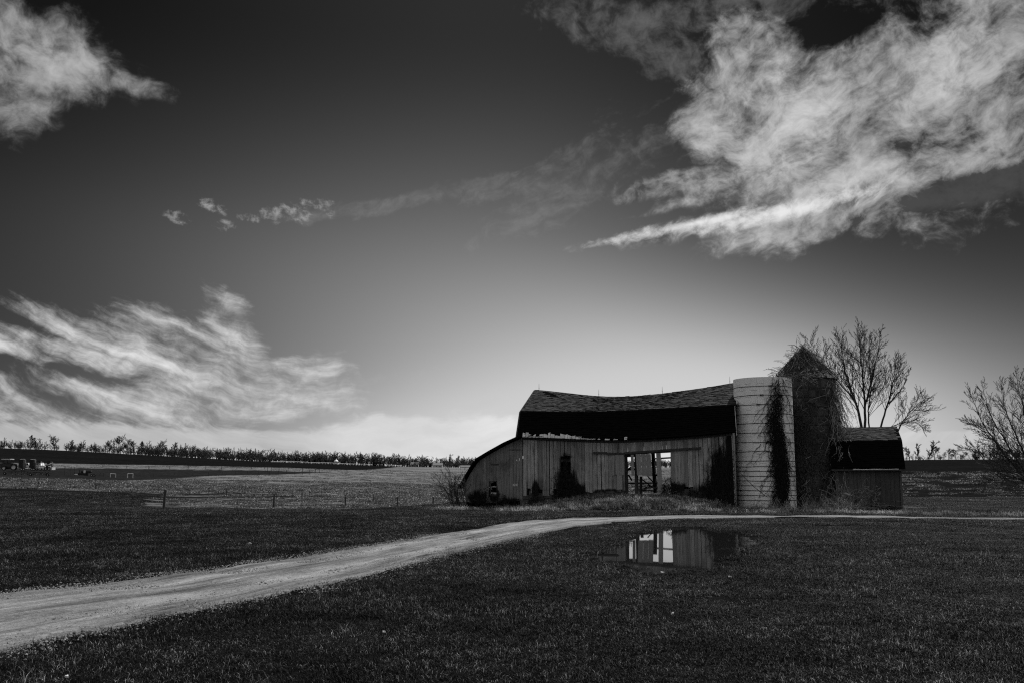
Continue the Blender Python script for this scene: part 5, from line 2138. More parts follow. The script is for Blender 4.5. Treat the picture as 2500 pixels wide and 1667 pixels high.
def far_trees():
    rg = np.random.default_rng(61)
    kinds = [far_kind(s, 10.0, 3, dict(FARP, ang=a, nb=nb, len=ln, start0=s0)) for s, a, nb, ln, s0 in
             ((1, (18, 42), (11, 7, 5, 2), 0.46, 0.15), (2, (22, 48), (11, 7, 5, 2), 0.50, 0.2), (3, (12, 32), (10, 6, 5, 2), 0.40, 0.18), (4, (22, 52), (12, 7, 5, 2), 0.54, 0.18))]
    # photo column, row of the foot, tree height in photo pixels, metres away (1944 lens)
    def place(u, vtop, d, k, label, group, name='bare_tree', wide=1.0):
        d = d * K
        b = put(u, d)
        h = at(u, vtop, d)[2] - b[2]
        t = thing(name, b, label, 'tree', group)
        s = max(h, 2.0) / 10.0
        rz = rg.uniform(0, 6.28)
        for nm, me in zip(('trunk', 'branches'), kinds[k]):
            o = bpy.data.objects.new(nm, me)
            C.objects.link(o)
            o.parent = t
            o.scale = (s * wide, s * wide, s)
            o.rotation_euler = (0, 0, rz)
        return t
    gl = 'leafless trees along the far left ridge'
    for (u, vt, k, lab) in ((70, 1064, 1, 'round leafless tree on the left ridge, left of the tall slim pair'), (88, 1067, 2, 'slim leafless tree on the left ridge beside the round one'), (98, 1069, 2, 'thin upright tree second of the slim pair on the left ridge'),
                            (128, 1066, 3, 'flat-topped leafless tree standing apart above the farm machinery'), (168, 1075, 1, 'broad low tree at the right of the gap in the left ridge line'), (292, 1067, 3, 'largest round leafless tree of the left ridge line'),
                            (199, 1077, 0, 'leafless tree between the gap and the largest tree on the ridge'), (325, 1078, 1, 'rounded tree just right of the largest ridge tree')):
        place(u, vt, 505, k, lab, gl, wide=1.25)
    for i, u in enumerate([4, 14, 28, 36, 46, 110, 142, 150, 212, 222, 232, 245, 258, 270, 282, 308, 338, 350, 362, 376, 390, 402, 414, 428, 440, 452, 466, 480, 495]):
        vt = float(np.interp(u, [0, 40, 110, 150, 250, 330, 400, 450, 500], [1072, 1078, 1076, 1090, 1078, 1082, 1086, 1090, 1096])) + rg.uniform(-9, 9)
        place(u + rg.uniform(-7, 7), vt, 505 + rg.uniform(-15, 25), int(rg.integers(0, 4)), ORD[i] + ' from the left of the plain leafless trees along the left ridge', gl)
    # far-off wood behind the fields, reads as one mass
    wk = [far_kind(20 + s_, 10.0, 2, dict(FARP, ang=(14, 50), nb=(9, 4, 3), len=0.44, start0=0.05, rmin=0.085, up=0.06, seg=(3, 2, 2))) for s_ in range(3)]
    base = []
    for kk in wk:
        vs, fs, n = [], [], 0
        for m in kk:
            co = np.empty(len(m.vertices) * 3, np.float32)
            m.vertices.foreach_get('co', co)
            ix = np.empty(len(m.loops), np.int32)
            m.loops.foreach_get('vertex_index', ix)
            vs.append(co.reshape(-1, 3))
            fs.append(ix.reshape(-1, 4) + n)
            n += len(m.vertices)
        base.append((np.concatenate(vs), np.concatenate(fs)))

    def wood(name, label, spots):
        vs, fs, n = [], [], 0
        zz = gz(np.array([p[0] for p in spots]), np.array([p[1] for p in spots]))
        for (x, y, h), zg in zip(spots, zz):
            v, f = base[int(rg.integers(0, 3))]
            a = rg.uniform(0, 6.28)
            s = h / 10
            wd = rg.uniform(1.0, 2.6)
            ca, sa = math.cos(a) * s * wd, math.sin(a) * s * wd
            q = np.stack([v[:, 0] * ca - v[:, 1] * sa + x, v[:, 0] * sa + v[:, 1] * ca + y, v[:, 2] * s + zg - 0.2], -1)
            vs.append(q)
            fs.append(f + n)
            n += len(q)
        mb = MB()
        v, f = np.concatenate(vs), np.concatenate(fs)
        mb.vs, mb.n, mb.idx, mb.tot = [v], len(v), [f.ravel().astype(np.int64)], [np.full(len(f), 4, np.int64)]
        o = mb.obj(name, M['bark_far'])
        tag(o, label, 'woods', kind='stuff')
    spots = []
    for k in range(880):
        u = rg.uniform(330, 1330)
        if u < 480 and rg.random() < 0.6:
            continue
        d = float(np.interp(u, [330, 500, 700, 1050, 1330], [540, 570, 640, 730, 740])) * K + rg.uniform(0, 60)
        p = put(u, d)
        vt = float(np.interp(u, [330, 420, 520, 600, 700, 800, 930, 1000, 1100, 1330], [1092, 1090, 1098, 1101, 1106, 1108, 1112, 1116, 1121, 1124])) + float(np.clip(rg.normal(1.5, 4.5), -7, 9))
        h = at(u, vt, d)[2] - p[2]
        spots.append((p[0], p[1], max(h, 3)))
    for k in range(330):       # brush that closes the foot of the wood
        u = rg.uniform(360, 1330)
        d = float(np.interp(u, [330, 500, 700, 1050, 1330], [536, 566, 636, 722, 732])) * K + rg.uniform(0, 8)
        p = put(u, d)
        spots.append((p[0], p[1], rg.uniform(3.0, 5.5)))
    for k in range(150):       # seen through the barn and behind it
        u = rg.uniform(1480, 1700)
        d = 730 * K + rg.uniform(0, 60)
        p = put(u, d)
        spots.append((p[0], p[1], at(u, 1124 + rg.normal(0, 2), d)[2] - p[2]))
    wood('woods', 'distant leafless wood along the horizon behind the fields', spots)
    # brush under the left ridge trees
    spots = []
    for k in range(330):
        u = rg.uniform(-60, 520)
        if 135 < u < 155: continue
        d = 515 * K + rg.uniform(0, 30)
        p = put(u, d)
        spots.append((p[0], p[1], rg.uniform(2.0, 5.5)))
    wood('undergrowth', 'low brush between the trees on the left ridge', spots)
    # right crest
    gr = 'leafless trees on the crest right of the shed'
    for (u, vt, k, lab) in ((2222, 1092, 1, 'short round tree on the right crest beside the shed roof'), (2246, 1081, 2, 'slim tree on the right crest left of the tallest one'), (2267, 1075, 2, 'tallest slender tree on the right crest'),
                            (2283, 1091, 3, 'stubby dark tree right of the tallest on the crest'), (2305, 1106, 0, 'tiny tree on the crest in the gap'), (2318, 1096, 1, 'bushy tree on the middle of the right crest'), (2336, 1097, 1, 'second bushy tree on the middle of the right crest'),
                            (2358, 1103, 3, 'low spreading tree on the crest below the right edge tree'), (2382, 1104, 0, 'low thick tree on the crest behind the right edge tree'), (2403, 1085, 2, 'upright tree on the crest half hidden by branches'), (2436, 1088, 1, 'tree on the crest behind the right edge branches'),
                            (2475, 1095, 3, 'rightmost tree on the crest')):
        place(u, vt, 436, k, lab, gr, wide=1.5)
    spots = []
    for k in range(110):
        u = rg.uniform(2380, 2560) if k < 60 else rg.uniform(2205, 2400)
        p = put(u, 445 * K)
        spots.append((p[0], p[1], rg.uniform(2.5, 5.5) if k < 60 else rg.uniform(1.2, 3.6)))
    wood('undergrowth', 'dark scrub along the crest behind the right field', spots)
    # two tall thin trees behind the shrub
    place(1092, 1107, 690, 2, 'tall pale leafless tree above the shrub near the far house', 'lone trees by the far house')
    place(1118, 1113, 690, 1, 'smaller pale leafless tree right of the far house', 'lone trees by the far house')


far_trees()


def conifer_mesh(seed, wide=0.42):
    rg = np.random.default_rng(seed)
    mb = MB()
    for k in range(220):
        z = rg.random() ** 0.8
        r = (1 - z) * wide * rg.uniform(0.5, 1.1) + 0.02
        a = rg.random() * 6.28
        p = np.array([0, 0, z])
        q = np.array([math.cos(a) * r, math.sin(a) * r, z - r * 0.25])
        w = np.array([-math.sin(a), math.cos(a), 0.3]) * 0.06
        mb.add([p, q + w, q - w, q + np.array([0, 0, -0.07])], [(0, 1, 3), (0, 3, 2)])
    return mb.mesh('crown', M['conifer'])


def conifers():
    kinds = [conifer_mesh(1), conifer_mesh(2, 0.34), conifer_mesh(3, 0.6)]
    tr = MB()
    tr.tube([(0, 0, -0.02), (0, 0, 0.2), (0, 0, 0.9)], [0.04, 0.03, 0.008], 5)
    trunk = tr.mesh('trunk', M['bark_far'])
    rg = np.random.default_rng(5)
    def con(u, vt, d, k, label, group):
        d = d * K
        b = put(u, d)
        h = max(at(u, vt, d)[2] - b[2], 1.5)
        t = thing('conifer', b, label, 'tree', group)
        for nm, me in (('trunk', trunk), ('crown', kinds[k])):
            o = bpy.data.objects.new(nm, me)
            C.objects.link(o)
            o.parent = t
            o.scale = (h, h, h)
            o.rotation_euler = (0, 0, rg.uniform(0, 6))
    g1 = 'young conifers in a row left of the far house'
    for i, (u, vt, k) in enumerate(((995, 1130, 0), (1000, 1131, 0), (1006, 1133, 1), (1013, 1132, 1), (1019, 1133, 0), (1025, 1132, 1), (1033, 1134, 1), (1040, 1133, 0))):
        con(u, vt, 690, k, ORD[i] + ' from the left of the small conifers in a row left of the far house', g1)
    con(1051, 1130, 695, 2, 'wide dark conifer touching the left side of the far house', g1)
    g2 = 'dark conifers before the far wood'
    for i, (u, vt, k) in enumerate(sorted(((812, 1122, 2), (834, 1124, 0), (840, 1123, 0), (850, 1125, 1), (858, 1126, 2), (868, 1127, 0), (894, 1124, 2), (912, 1122, 0), (918, 1125, 1), (928, 1126, 2), (936, 1128, 2),
                     (722, 1114, 0), (730, 1116, 1), (742, 1118, 0), (754, 1119, 2), (768, 1118, 0), (782, 1121, 1), (795, 1120, 0), (656, 1117, 0)))):
        con(u, vt, 640, k, ORD[i] + ' from the left of the dark conifers before the far wood', g2)


conifers()


# ------------------------------------------------------------------ fences and pipe frames
def posts():
    rg = np.random.default_rng(9)
    def post(u, vt, d, r, label, group, lean=0.0, name='fence_post'):
        d = d * K
        b = put(u, d)
        h = at(u, vt, d)[2] - b[2]
        h = max(h, 0.7)
        mb = MB()
        l = np.array([lean * h, 0, h])
        mb.tube([b - UP * 0.2, b + l * 0.5, b + l * 0.97, b + l], [r, r * 0.97, r * 0.95, r * 0.7], 8)
        o = mb.obj(name, M['post'])
        tag(o, label, 'fence post', group)
        return b
    g = 'near row of wooden fence posts left of the barn'
    for (u, vt, d, lab, ln) in ((404, 1194, 53, 'tallest nearest wooden fence post, at the left end of the near row', 0.05), (671, 1204, 69, 'second fence post of the near row, right of the tallest', 0.02),
                                (845, 1211, 88, 'third fence post of the near row, halfway to the barn', 0.0), (971, 1212, 90, 'fourth fence post of the near row', 0.02), (1058, 1212, 100, 'fence post nearest the shrub and the barn', 0.03)):
        post(u, vt, d, 0.085, lab, g, ln)
    g = 'middle row of fence posts along the stubble field'
    for i, (u, vt) in enumerate(((95, 1174), (235, 1177), (390, 1186), (555, 1191), (739, 1197), (914, 1205))):
        w = ('leftmost', 'second from the left', 'third from the left', 'fourth from the left', 'fifth from the left', 'rightmost')[i]
        post(u, vt, 124, 0.075, w + ' thin fence post of the middle row by the stubble field', g, 0.1 - 0.02 * i)
    g = 'far fence posts along the dark strip'
    for i, u in enumerate((169, 376, 426, 470, 510, 543, 575, 605, 632, 659, 680, 700, 720, 738, 755)):
        vt = float(np.interp(u, [169, 376, 470, 543, 700, 760], [1156, 1154, 1153, 1149, 1147, 1145]))
        post(u, vt, 280, 0.11, ORD[i] + ' small far post from the left on the lower edge of the dark strip', g)
    g = 'farthest fence posts along the pale strip'
    for i, u in enumerate((187, 250, 309, 363, 414, 459, 502, 541, 578, 613, 646, 704, 738)):
        vt = float(np.interp(u, [187, 360, 540, 740], [1134, 1135.5, 1137, 1142]))
        post(u, vt, 328, 0.12, ORD[i] + ' tiny far post from the left against the pale strip of field', g)
    g = 'short posts right of the farm machinery'
    for i, (u, vt) in enumerate(((159, 1137), (174, 1138.5), (183, 1139))):
        post(u, vt, 215, 0.1, ORD[i] + ' from the left of three short posts right of the farm machinery', g, -0.05)
    g = 'leaning posts below the farm machinery'
    for i, (u, vt, ln) in enumerate(((31, 1158, 0.12), (52, 1159, 0.1), (70, 1149, 0.03), (97, 1155, 0.0), (220, 1153, 0.04), (233, 1155, 0.08))):
        post(u, vt, 150, 0.06, ORD[i] + ' thin post from the left below the parked farm machinery', g, ln)

    def frame(u0, u1, vt, d, label, pale):
        a, b = put(u0, d * K), put(u1, d * K)
        h = at(u0, vt, d * K)[2] - a[2]
        t = thing('pipe_frame', (a + b) / 2, label, 'pipe frame', 'square pipe frames in the dark strip')
        m = M['metal_lt'] if pale else M['post']
        for p in (a, b):
            mb = MB()
            mb.tube([p - UP * 0.2, p + UP * h], 0.09, 6)
            mb.obj('upright', m, t)
        mb = MB()
        mb.tube([a + UP * (h + 0.002), b + UP * (h + 0.002)], 0.085, 6)
        mb.obj('crossbar', m, t)
    frame(245, 254, 1153, 230, 'dark square pipe frame, leftmost of the three', False)
    frame(270, 283, 1155, 230, 'pale square pipe frame between the other two', True)
    frame(312, 325, 1155, 230, 'pale pipe frame, rightmost of the three in the dark strip', True)
    frame(653, 662, 1139, 300, 'tiny dark pipe frame standing before the pale strip', False)
    frame(770, 780, 1144, 300, 'tiny dark pipe frame at the tip of the dark strip', False)
    # white rail fence below the wood
    t = thing('rail_fence', put(800, 560 * K), 'long low white rail fence below the far wood', 'fence')
    rail = []
    for k in range(44):
        u = 684 + (978 - 684) * k / 43
        p = put(u, float(np.interp(u, [684, 978], [585, 660])) * K)
        mb = MB()
        mb.box(p + UP * 0.6, (0.3, 0.2, 1.3))
        mb.obj('post', M['white'], t)
        rail.append(p)
    for hgt in (0.55, 1.1):
        mb = MB()
        mb.tube([p + UP * hgt for p in rail], 0.06, 4)
        mb.obj('rail', M['white'], t)


posts()


# ------------------------------------------------------------------ far buildings
def house(u0, u1, vb, vt, ve, d, label, windows, name='house', deep=6.0, pale=True):
    d = d * K
    a, b = put(u0, d), put(u1, d)
    z0 = min(a[2], b[2]) - 0.3
    ze, zr = at(u0, ve, d)[2], at(u0, vt, d)[2]
    w = b[0] - a[0]
    t = thing(name, ((a[0] + b[0]) / 2, d, z0), label, 'house' if name == 'house' else 'building')
    mb = MB()
    mb.box(((a[0] + b[0]) / 2, d + deep / 2, (z0 + ze) / 2), (w, deep, ze - z0))
    mb.obj('wall', M['siding'] if pale else M['white'], t)
    mb = MB()
    q = [(a[0] - 0.3, d - 0.35, ze - 0.05), (b[0] + 0.3, d - 0.35, ze - 0.05), (b[0] + 0.3, d + deep / 2, zr), (a[0] - 0.3, d + deep / 2, zr)]
    r = [(a[0] - 0.3, d + deep + 0.35, ze - 0.05), (b[0] + 0.3, d + deep + 0.35, ze - 0.05), (b[0] + 0.3, d + deep / 2, zr), (a[0] - 0.3, d + deep / 2, zr)]
    mb.hexa([np.array(p) - UP * 0.2 for p in q], [np.array(p) for p in q])
    mb.hexa([np.array(p) - UP * 0.2 for p in r], [np.array(p) for p in r])
    mb.hexa([(a[0], d, ze), (a[0], d + deep, ze), (a[0], d + deep / 2, zr - 0.25)], [(a[0] + 0.2, d, ze), (a[0] + 0.2, d + deep, ze), (a[0] + 0.2, d + deep / 2, zr - 0.25)])
    mb.hexa([(b[0] - 0.2, d, ze), (b[0] - 0.2, d + deep, ze), (b[0] - 0.2, d + deep / 2, zr - 0.25)], [(b[0], d, ze), (b[0], d + deep, ze), (b[0], d + deep / 2, zr - 0.25)])
    mb.obj('roof', M['roof'], t)
    for (f, h, ww, hh) in windows:
        mb = MB()
        c = np.array([a[0] + w * f, d - 0.04, z0 + (ze - z0) * h])
        mb.box(c, (ww + 0.3, 0.06, hh + 0.3))
        wn = mb.obj('window', M['white'], t)
        mb = MB()
        mb.box(c - np.array([0, 0.05, 0]), (ww, 0.04, hh))
        mb.obj('pane', M['glass'], wn)


house(1057, 1080, 1141, 1129, 1134, 700, 'small pale house with two dark windows below the far wood', [(0.36, 0.5, 1.0, 1.0), (0.75, 0.5, 1.4, 1.1)])
house(1123, 1152, 1142, 1135, 1138, 705, 'low pale house half hidden behind the leafless shrub', [(0.2, 0.5, 1.2, 0.9), (0.5, 0.5, 1.2, 0.9)])
house(661, 686, 1129, 1125.0, 1126.5, 590, 'long low white shed at the edge of the far wood', [(0.5, 0.5, 1.0, 0.5)], name='low_building', deep=4.0, pale=False)
house(1002, 1021, 1141, 1127, 1133, 715, 'dim house behind the row of young conifers', [(0.3, 0.6, 1.0, 1.0), (0.75, 0.6, 1.0, 1.0)])


def gazebo():
    d = 610 * K
    b = put(820, d)
    t = thing('gazebo', b, 'tiny white gazebo with pointed roof before the far wood', 'gazebo')
    for k in range(6):
        a = 2 * math.pi * k / 6
        mb = MB()
        mb.tube([b + np.array([1.3 * math.cos(a), 1.3 * math.sin(a), -0.2]), b + np.array([1.3 * math.cos(a), 1.3 * math.sin(a), 2.3])], 0.14, 6)
        mb.obj('post', M['white'], t)
    mb = MB()
    mb.lathe(b, [(1.7, 2.2), (1.75, 2.3), (0.5, 3.4), (0.35, 3.9), (0.0, 4.4)], 6)
    mb.obj('roof', M['white'], t)
    mb = MB()
    mb.lathe(b, [(1.4, 0.2), (1.4, 0.9)], 6)
    mb.obj('railing', M['white'], t)
    p = put(903, 645 * K)
    t = thing('flagpole', p, 'flagpole with a pale flag before the far wood', 'flagpole')
    mb = MB()
    h = at(903, 1125.5, 645 * K)[2] - p[2]
    mb.tube([p - UP * 0.3, p + UP * h], 0.12, 6)
    mb.obj('pole', M['white'], t)
    mb = MB()
    vs = []
    for i in range(7):
        y = 0.12 * math.sin(i * 1.1)
        vs += [p + np.array([-i * 0.3, y, h - 0.1]), p + np.array([-i * 0.3, y, h - 1.2])]
    mb.add(vs, [(2 * i, 2 * i + 2, 2 * i + 3, 2 * i + 1) for i in range(6)])
    mb.obj('flag', M['siding'], t)


gazebo()


# ------------------------------------------------------------------ farm machinery far left
def wheel(t, c, r, w, rim=0.62, name='wheel'):
    """wheel with its axle across the view (along y)"""
    mb = MB()
    prof = [(r * rim, -w / 2), (r * 0.9, -w / 2), (r, -w * 0.32), (r, w * 0.32), (r * 0.9, w / 2), (r * rim, w / 2)]
    n = 22
    mb.lathe(c, prof, n, axis=1)
    for k in range(n):
        a = 2 * math.pi * k / n
        mb.box(np.asarray(c) + np.array([r * math.cos(a), 0, r * math.sin(a)]), (0.05, w * 0.9, 0.05), axes=((math.cos(a), 0, math.sin(a)), (0, 1, 0), (-math.sin(a), 0, math.cos(a))))
    wo = mb.obj(name, M['rubber'], t)
    mb = MB()
    mb.lathe(c, [(r * rim, -w * 0.42), (r * rim * 0.9, -w * 0.2), (r * 0.25, -w * 0.15), (r * 0.2, -w * 0.3), (0.01, -w * 0.3)], 18, axis=1)
    mb.obj('rim', M['metal_lt'], wo)
    return wo


def machinery():
    D = 192 * K
    PX = D / FE        # metres per photo pixel there
    def P(u, v, dy=0.0):
        return at(u, v, D + dy)
    def box(t, u0, u1, v0, v1, dy, w, m, nm):
        a, b = P(u0, v1, dy), P(u1, v0, dy)
        mb = MB()
        mb.box(((a[0] + b[0]) / 2, D + dy, (a[2] + b[2]) / 2), (b[0] - a[0], w, b[2] - a[2]))
        return mb.obj(nm, m, t)
    # --- tractor, facing left
    g0 = P(20, 1147.5)
    t = thing('tractor', g0, 'dark farm tractor with glazed cab at the left edge of the photo', 'tractor')
    for (u, v, r, dy) in ((34, 1139.3, 7.6, -1.0), (34, 1139.3, 7.6, 1.0), (10, 1141.5, 5.2, -0.9), (10, 1141.5, 5.2, 0.9)):
        wheel(t, P(u, v, dy), r * PX, 0.5 if r > 6 else 0.38, 0.66)
    mb = MB()      # bonnet, sloping nose
    q = [P(-6, 1141), P(-6, 1132), P(-1, 1129.6), P(8, 1129.4), P(8, 1141)]
    mb.hexa([p + np.array([0, -0.45, 0]) for p in q][::-1], [p + np.array([0, 0.45, 0]) for p in q][::-1])
    mb.obj('bonnet', M['tractor'], t)
    box(t, 5, 40, 1139.5, 1143.5, 0, 0.7, M['black'], 'chassis')
    box(t, 9, 30, 1130, 1140, 0, 1.2, M['tractor'], 'cab_base')
    for (u, nm) in ((9.5, 'cab_pillar'), (18, 'cab_pillar'), (28.5, 'cab_pillar')):
        for dy in (-0.75, 0.75):
            mb = MB()
            mb.tube([P(u, 1131, dy), P(u - 0.4, 1120.5, dy)], 0.06, 5)
            mb.obj(nm, M['black'], t)
    for dy in (-0.72, 0.72):
        mb = MB()
        q = [P(10, 1130, dy), P(28, 1130, dy), P(27.6, 1121, dy), P(9.7, 1121, dy)]
        mb.hexa([p - np.array([0, 0.012, 0]) for p in q], [p + np.array([0, 0.012, 0]) for p in q])
        mb.obj('cab_window', M['glass'], t)
    mb = MB()
    a, b = P(8.5, 1120.8), P(30, 1119.4)
    mb.box(((a[0] + b[0]) / 2, D, (a[2] + b[2]) / 2), (b[0] - a[0], 1.8, 0.2))
    mb.obj('cab_roof', M['metal_lt'], t)
    mb = MB()
    mb.tube([P(7, 1130, -0.4), P(7, 1121, -0.4)], 0.05, 6)
    mb.obj('exhaust', M['black'], t)
    for dy in (-1.0, 1.0):
        mb = MB()
        pts = [P(34 + 9.2 * math.cos(a_), 1139.3 - 9.2 * math.sin(a_), dy) for a_ in np.linspace(0.5, 2.7, 8)]
        for i in range(7):
            p, q = pts[i], pts[i + 1]
            e = np.array([0, 0.3, 0])
            mb.hexa([p - e, q - e, q + e, p + e], [x + UP * 0.05 for x in (p - e, q - e, q + e, p + e)])
        mb.obj('mudguard', M['tractor'], t)
    box(t, 42, 46, 1136, 1139, 0, 0.4, M['white'], 'hitch_tank')
    # --- planter behind it: drawbar, two tall dark bins, marker arms
    t = thing('seed_planter', P(70, 1147), 'folded seed planter with two tall dark bins behind the tractor', 'planter')
    mb = MB()
    mb.tube([P(43, 1144), P(62, 1143), P(88, 1143)], 0.09, 5)
    mb.obj('drawbar', M['metal_lt'], t)
    for (u0, u1, vt) in ((48.5, 61, 1120.5), (74.5, 86.5, 1121)):
        b_ = box(t, u0, u1, vt, 1141, 0, 1.5, M['black'], 'seed_bin')
        mb = MB()
        mb.tube([P(u1 + 0.3, vt - 0.5, -0.7), P(u1 + 1.2, 1130, -0.7)], 0.07, 5)
        mb.obj('mast', M['metal_lt'], t)
        mb = MB()
        mb.tube([P(u0, vt - 0.3, -0.7), P(u1, vt - 0.4, -0.7)], 0.035, 4)
        mb.obj('rim_bar', M['metal_lt'], b_)
    for u in (53, 58, 78, 83):
        wheel(t, P(u, 1144.2, -0.5), 3.2 * PX, 0.25, 0.5, 'gauge_wheel')
    mb = MB()
    for i in range(8):
        mb = MB()
        u = 48 + i * 5
        mb.tube([P(u, 1142, 0.5), P(u + 1.2, 1146.5, 0.5)], 0.05, 5)
        mb.obj('row_unit', M['black'], t)

    # --- pickups
    def pickup(u0, u1, vb, vt, dy, label, name='pickup_truck'):
        t = thing(name, P((u0 + u1) / 2, vb, dy), label, 'pickup', 'white pickups parked behind the planter')
        w = u1 - u0
        h = vb - vt
        X_ = lambda f: u0 + w * f
        Y_ = lambda f: vb - h * f
        e = np.array([0, 0.9, 0])
        def prism(poly, m, nm, par=None, ww=1.0, dz=0.0):
            mb = MB()
            q = [P(X_(a), Y_(b), dy) for a, b in poly]
            ee = e * ww
            mb.hexa([p - ee for p in q], [p + ee for p in q])
            return mb.obj(nm, m, par or t)
        body = prism([(0, 0.22), (1, 0.22), (1, 0.6), (0.36, 0.62), (0.0, 0.58)], M['white'], 'body')
        prism([(0.22, 0.63), (0.66, 0.63), (0.60, 0.98), (0.32, 1.0)], M['white'], 'cab', ww=0.92)
        prism([(0.29, 0.66), (0.44, 0.66), (0.44, 0.93), (0.345, 0.93)], M['glass'], 'side_window', ww=0.935)
        prism([(0.46, 0.66), (0.62, 0.66), (0.575, 0.93), (0.46, 0.93)], M['glass'], 'side_window', ww=0.936)
        for f in (0.19, 0.8):
            for s in (-1, 1):
                wheel(t, P(X_(f), Y_(0.19), dy + s * 0.82), h * 0.2 * PX, 0.24, 0.6)
        prism([(-0.015, 0.24), (0.0, 0.24), (0.0, 0.32), (-0.015, 0.32)], M['metal_lt'], 'bumper')
        prism([(-0.008, 0.42), (0.0, 0.42), (0.0, 0.52), (-0.008, 0.52)], M['metal_lt'], 'headlight', ww=0.95)
    pickup(58, 84, 1146, 1129, 3.5, 'white pickup seen between the two dark planter bins')
    pickup(86, 114, 1146, 1128.5, 2.5, 'white pickup behind the pale bar frame of the planter')
    # --- pale toolbar frame in front of the second pickup
    t = thing('toolbar_frame', P(100, 1146), 'pale barred implement frame in front of the right pickup', 'implement')
    for (a, b, nm) in (((87, 1136), (111, 1136), 'bar'), ((88, 1141), (106, 1141), 'bar'), ((95, 1144), (96.5, 1135), 'upright'), ((103.5, 1144), (105, 1130), 'upright'), ((92, 1134), (100, 1130), 'brace'), ((101.5, 1126), (103, 1131), 'upright')):
        mb = MB()
        mb.tube([P(*a, -0.3), P(*b, -0.3 + (0.02 if nm == 'bar' else 0))], 0.09, 5)
        mb.obj(nm, M['metal_lt'], t)
    box(t, 88, 101, 1124, 1129, 0.0, 0.8, M['black'], 'hopper')
    for u in (90, 99, 107):
        wheel(t, P(u, 1143.5, 0.2), 3.6 * PX, 0.3, 0.5, 'wheel')
    # --- loader at the right end
    t = thing('skid_loader', P(122, 1147), 'small skid loader with raised pale arm right of the pickups', 'loader')
    box(t, 114, 126, 1133, 1143, 0, 1.3, M['black'], 'body')
    box(t, 117, 126, 1125, 1133.5, 0, 1.1, M['black'], 'cab')
    for u in (116.5, 119.8):
        pass
    for (u, dy) in ((112, -0.75), (120, -0.75), (112, 0.75), (120, 0.75)):
        wheel(t, P(u, 1143.2, dy), 4.0 * PX, 0.3, 0.45)
    for dy in (-0.75, 0.75):
        mb = MB()
        mb.tube([P(114, 1134.5, dy), P(126, 1130.5, dy), P(128.5, 1129, dy)], 0.11, 5)
        mb.obj('arm', M['metal_lt'], t)
        mb = MB()
        mb.tube([P(129.5, 1128.5, dy), P(129, 1136, dy)], 0.13, 5)
        mb.obj('arm_link', M['metal_lt'], t)
    box(t, 126.5, 131.5, 1139.5, 1146, 0, 1.6, M['metal_lt'], 'bucket')
    box(t, 118, 124, 1136, 1139, -0.72, 0.1, M['white'], 'side_panel')

    # --- long dark tillage toolbar lying nearer, and a disc harrow
    D2 = 172 * K
    t = thing('tillage_toolbar', at(60, 1158, D2), 'long low dark tillage toolbar lying below the tractor', 'implement')
    def P2(u, v, dy=0.0): return at(u, v, D2 + dy)
    mb = MB()
    mb.tube([P2(8, 1150), P2(60, 1149.5), P2(123, 1154)], 0.1, 5)
    mb.obj('bar', M['black'], t)
    for k in range(13):
        u = 30 + k * 7.4
        mb = MB()
        s = 1 if k % 2 else -1
        mb.tube([P2(u, 1150.5), P2(u + 2.5 * s, 1155), P2(u - 1.0 * s, 1158.5)], 0.08, 5)
        mb.obj('shank', M['black'], t)
    for u, v in ((12, 1154), (117, 1158), (75, 1157)):
        wheel(t, P2(u, v, -0.3), 3.6 * D2 / FE, 0.3, 0.4)
    D3 = 205 * K
    t = thing('disc_harrow', at(214, 1162, D3), 'low dark disc harrow parked by itself right of the machinery', 'implement')
    def P3(u, v, dy=0.0): return at(u, v, D3 + dy)
    mb = MB()
    mb.tube([P3(182, 1157), P3(196, 1157)], 0.08, 5)
    mb.obj('drawbar', M['metal_lt'], t)
    q = [P3(195, 1158), P3(220, 1160.5), P3(220, 1154), P3(196, 1153)]
    mb = MB()
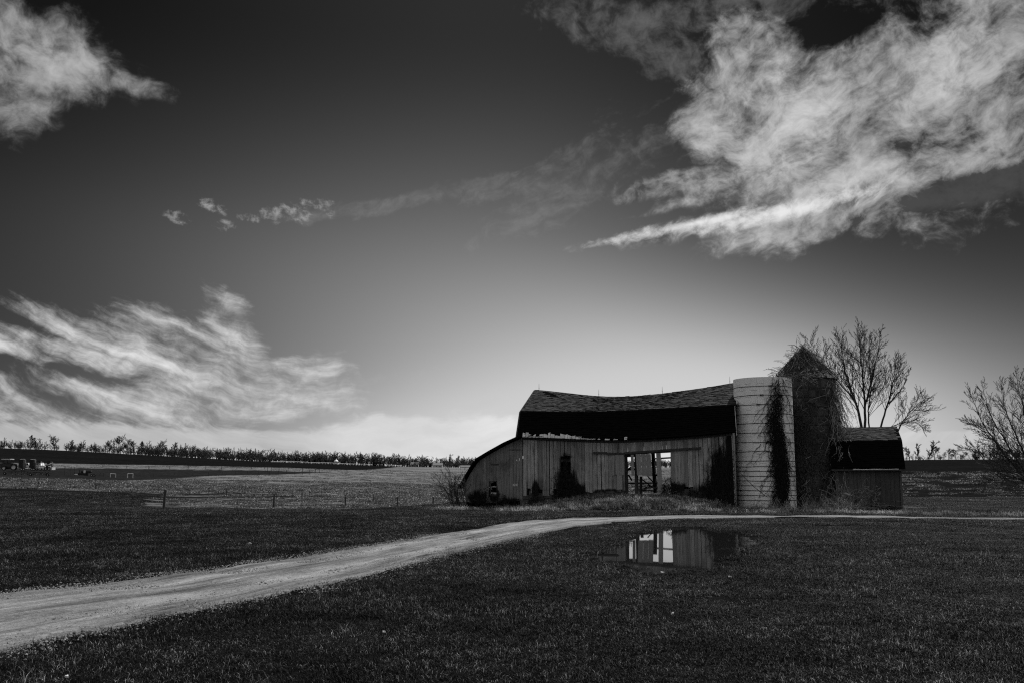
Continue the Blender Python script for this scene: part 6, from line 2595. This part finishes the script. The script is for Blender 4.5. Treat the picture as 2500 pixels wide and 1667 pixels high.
    mb.hexa([p - np.array([0, 1.2, 0]) for p in q], [p + np.array([0, 1.2, 0]) for p in q])
    mb.obj('frame', M['black'], t)
    for k in range(9):
        c = P3(200 + k * 2.6, 1151, -0.8)
        mb = MB()
        mb.lathe(c, [(0.01, -0.05), (0.30, -0.02), (0.33, 0.04), (0.28, 0.0), (0.01, 0.0)], 14, axis=1)
        mb.obj('disc', M['metal_lt'] if k in (2, 3) else M['black'], t)
    for u in (224, 230):
        wheel(t, P3(u, 1159, -0.4), 3.0 * D3 / FE, 0.3, 0.4)
    mb = MB()
    mb.tube([P3(194.5, 1147), P3(195, 1161)], 0.1, 5)
    mb.obj('stand', M['black'], t)


machinery()


# ------------------------------------------------------------------ small litter on the grass
def litter():
    rg = random.Random(3)
    def scrap(u, v, s, label, m='stonelitter', tall=0.5):
        s *= 0.6
        p = hit(u, v)
        mb = MB()
        ring = [np.array([math.cos(a) * s * rg.uniform(0.6, 1.1), math.sin(a) * s * 0.7 * rg.uniform(0.6, 1.1), rg.uniform(0, s * tall)]) for a in np.linspace(0, 2 * math.pi, 8)[:-1]]
        z0 = p + UP * 0.035
        mb.add([z0 + q for q in ring] + [z0 + q - UP * 0.02 for q in ring] + [z0 + UP * s * tall * 0.8, z0 - UP * 0.02],
               [(i, (i + 1) % 7, 14) for i in range(7)] + [(7 + (i + 1) % 7, 7 + i, 15) for i in range(7)] + [(i, 7 + i, 7 + (i + 1) % 7, (i + 1) % 7) for i in range(7)])
        tag(mb.obj('paper_scrap', M[m]), label, 'scrap')
    scrap(610, 1330, 0.10, 'small white scrap on the dark lawn above the driveway', tall=0.8)
    scrap(163, 1659, 0.035, 'tiny pale scrap in the grass at the bottom left corner')
    scrap(1618, 1403, 0.07, 'pale scrap in the grass just below the puddle')
    scrap(1782, 1412, 0.06, 'pale scrap right of and below the puddle')
    scrap(938, 1550, 0.035, 'pale leaf in the grass below the driveway')
    scrap(1642, 1503, 0.04, 'pale scrap alone in the lawn under the puddle')
    scrap(1490, 1248.5, 0.14, 'pale scrap on the verge before the earth ramp')


litter()
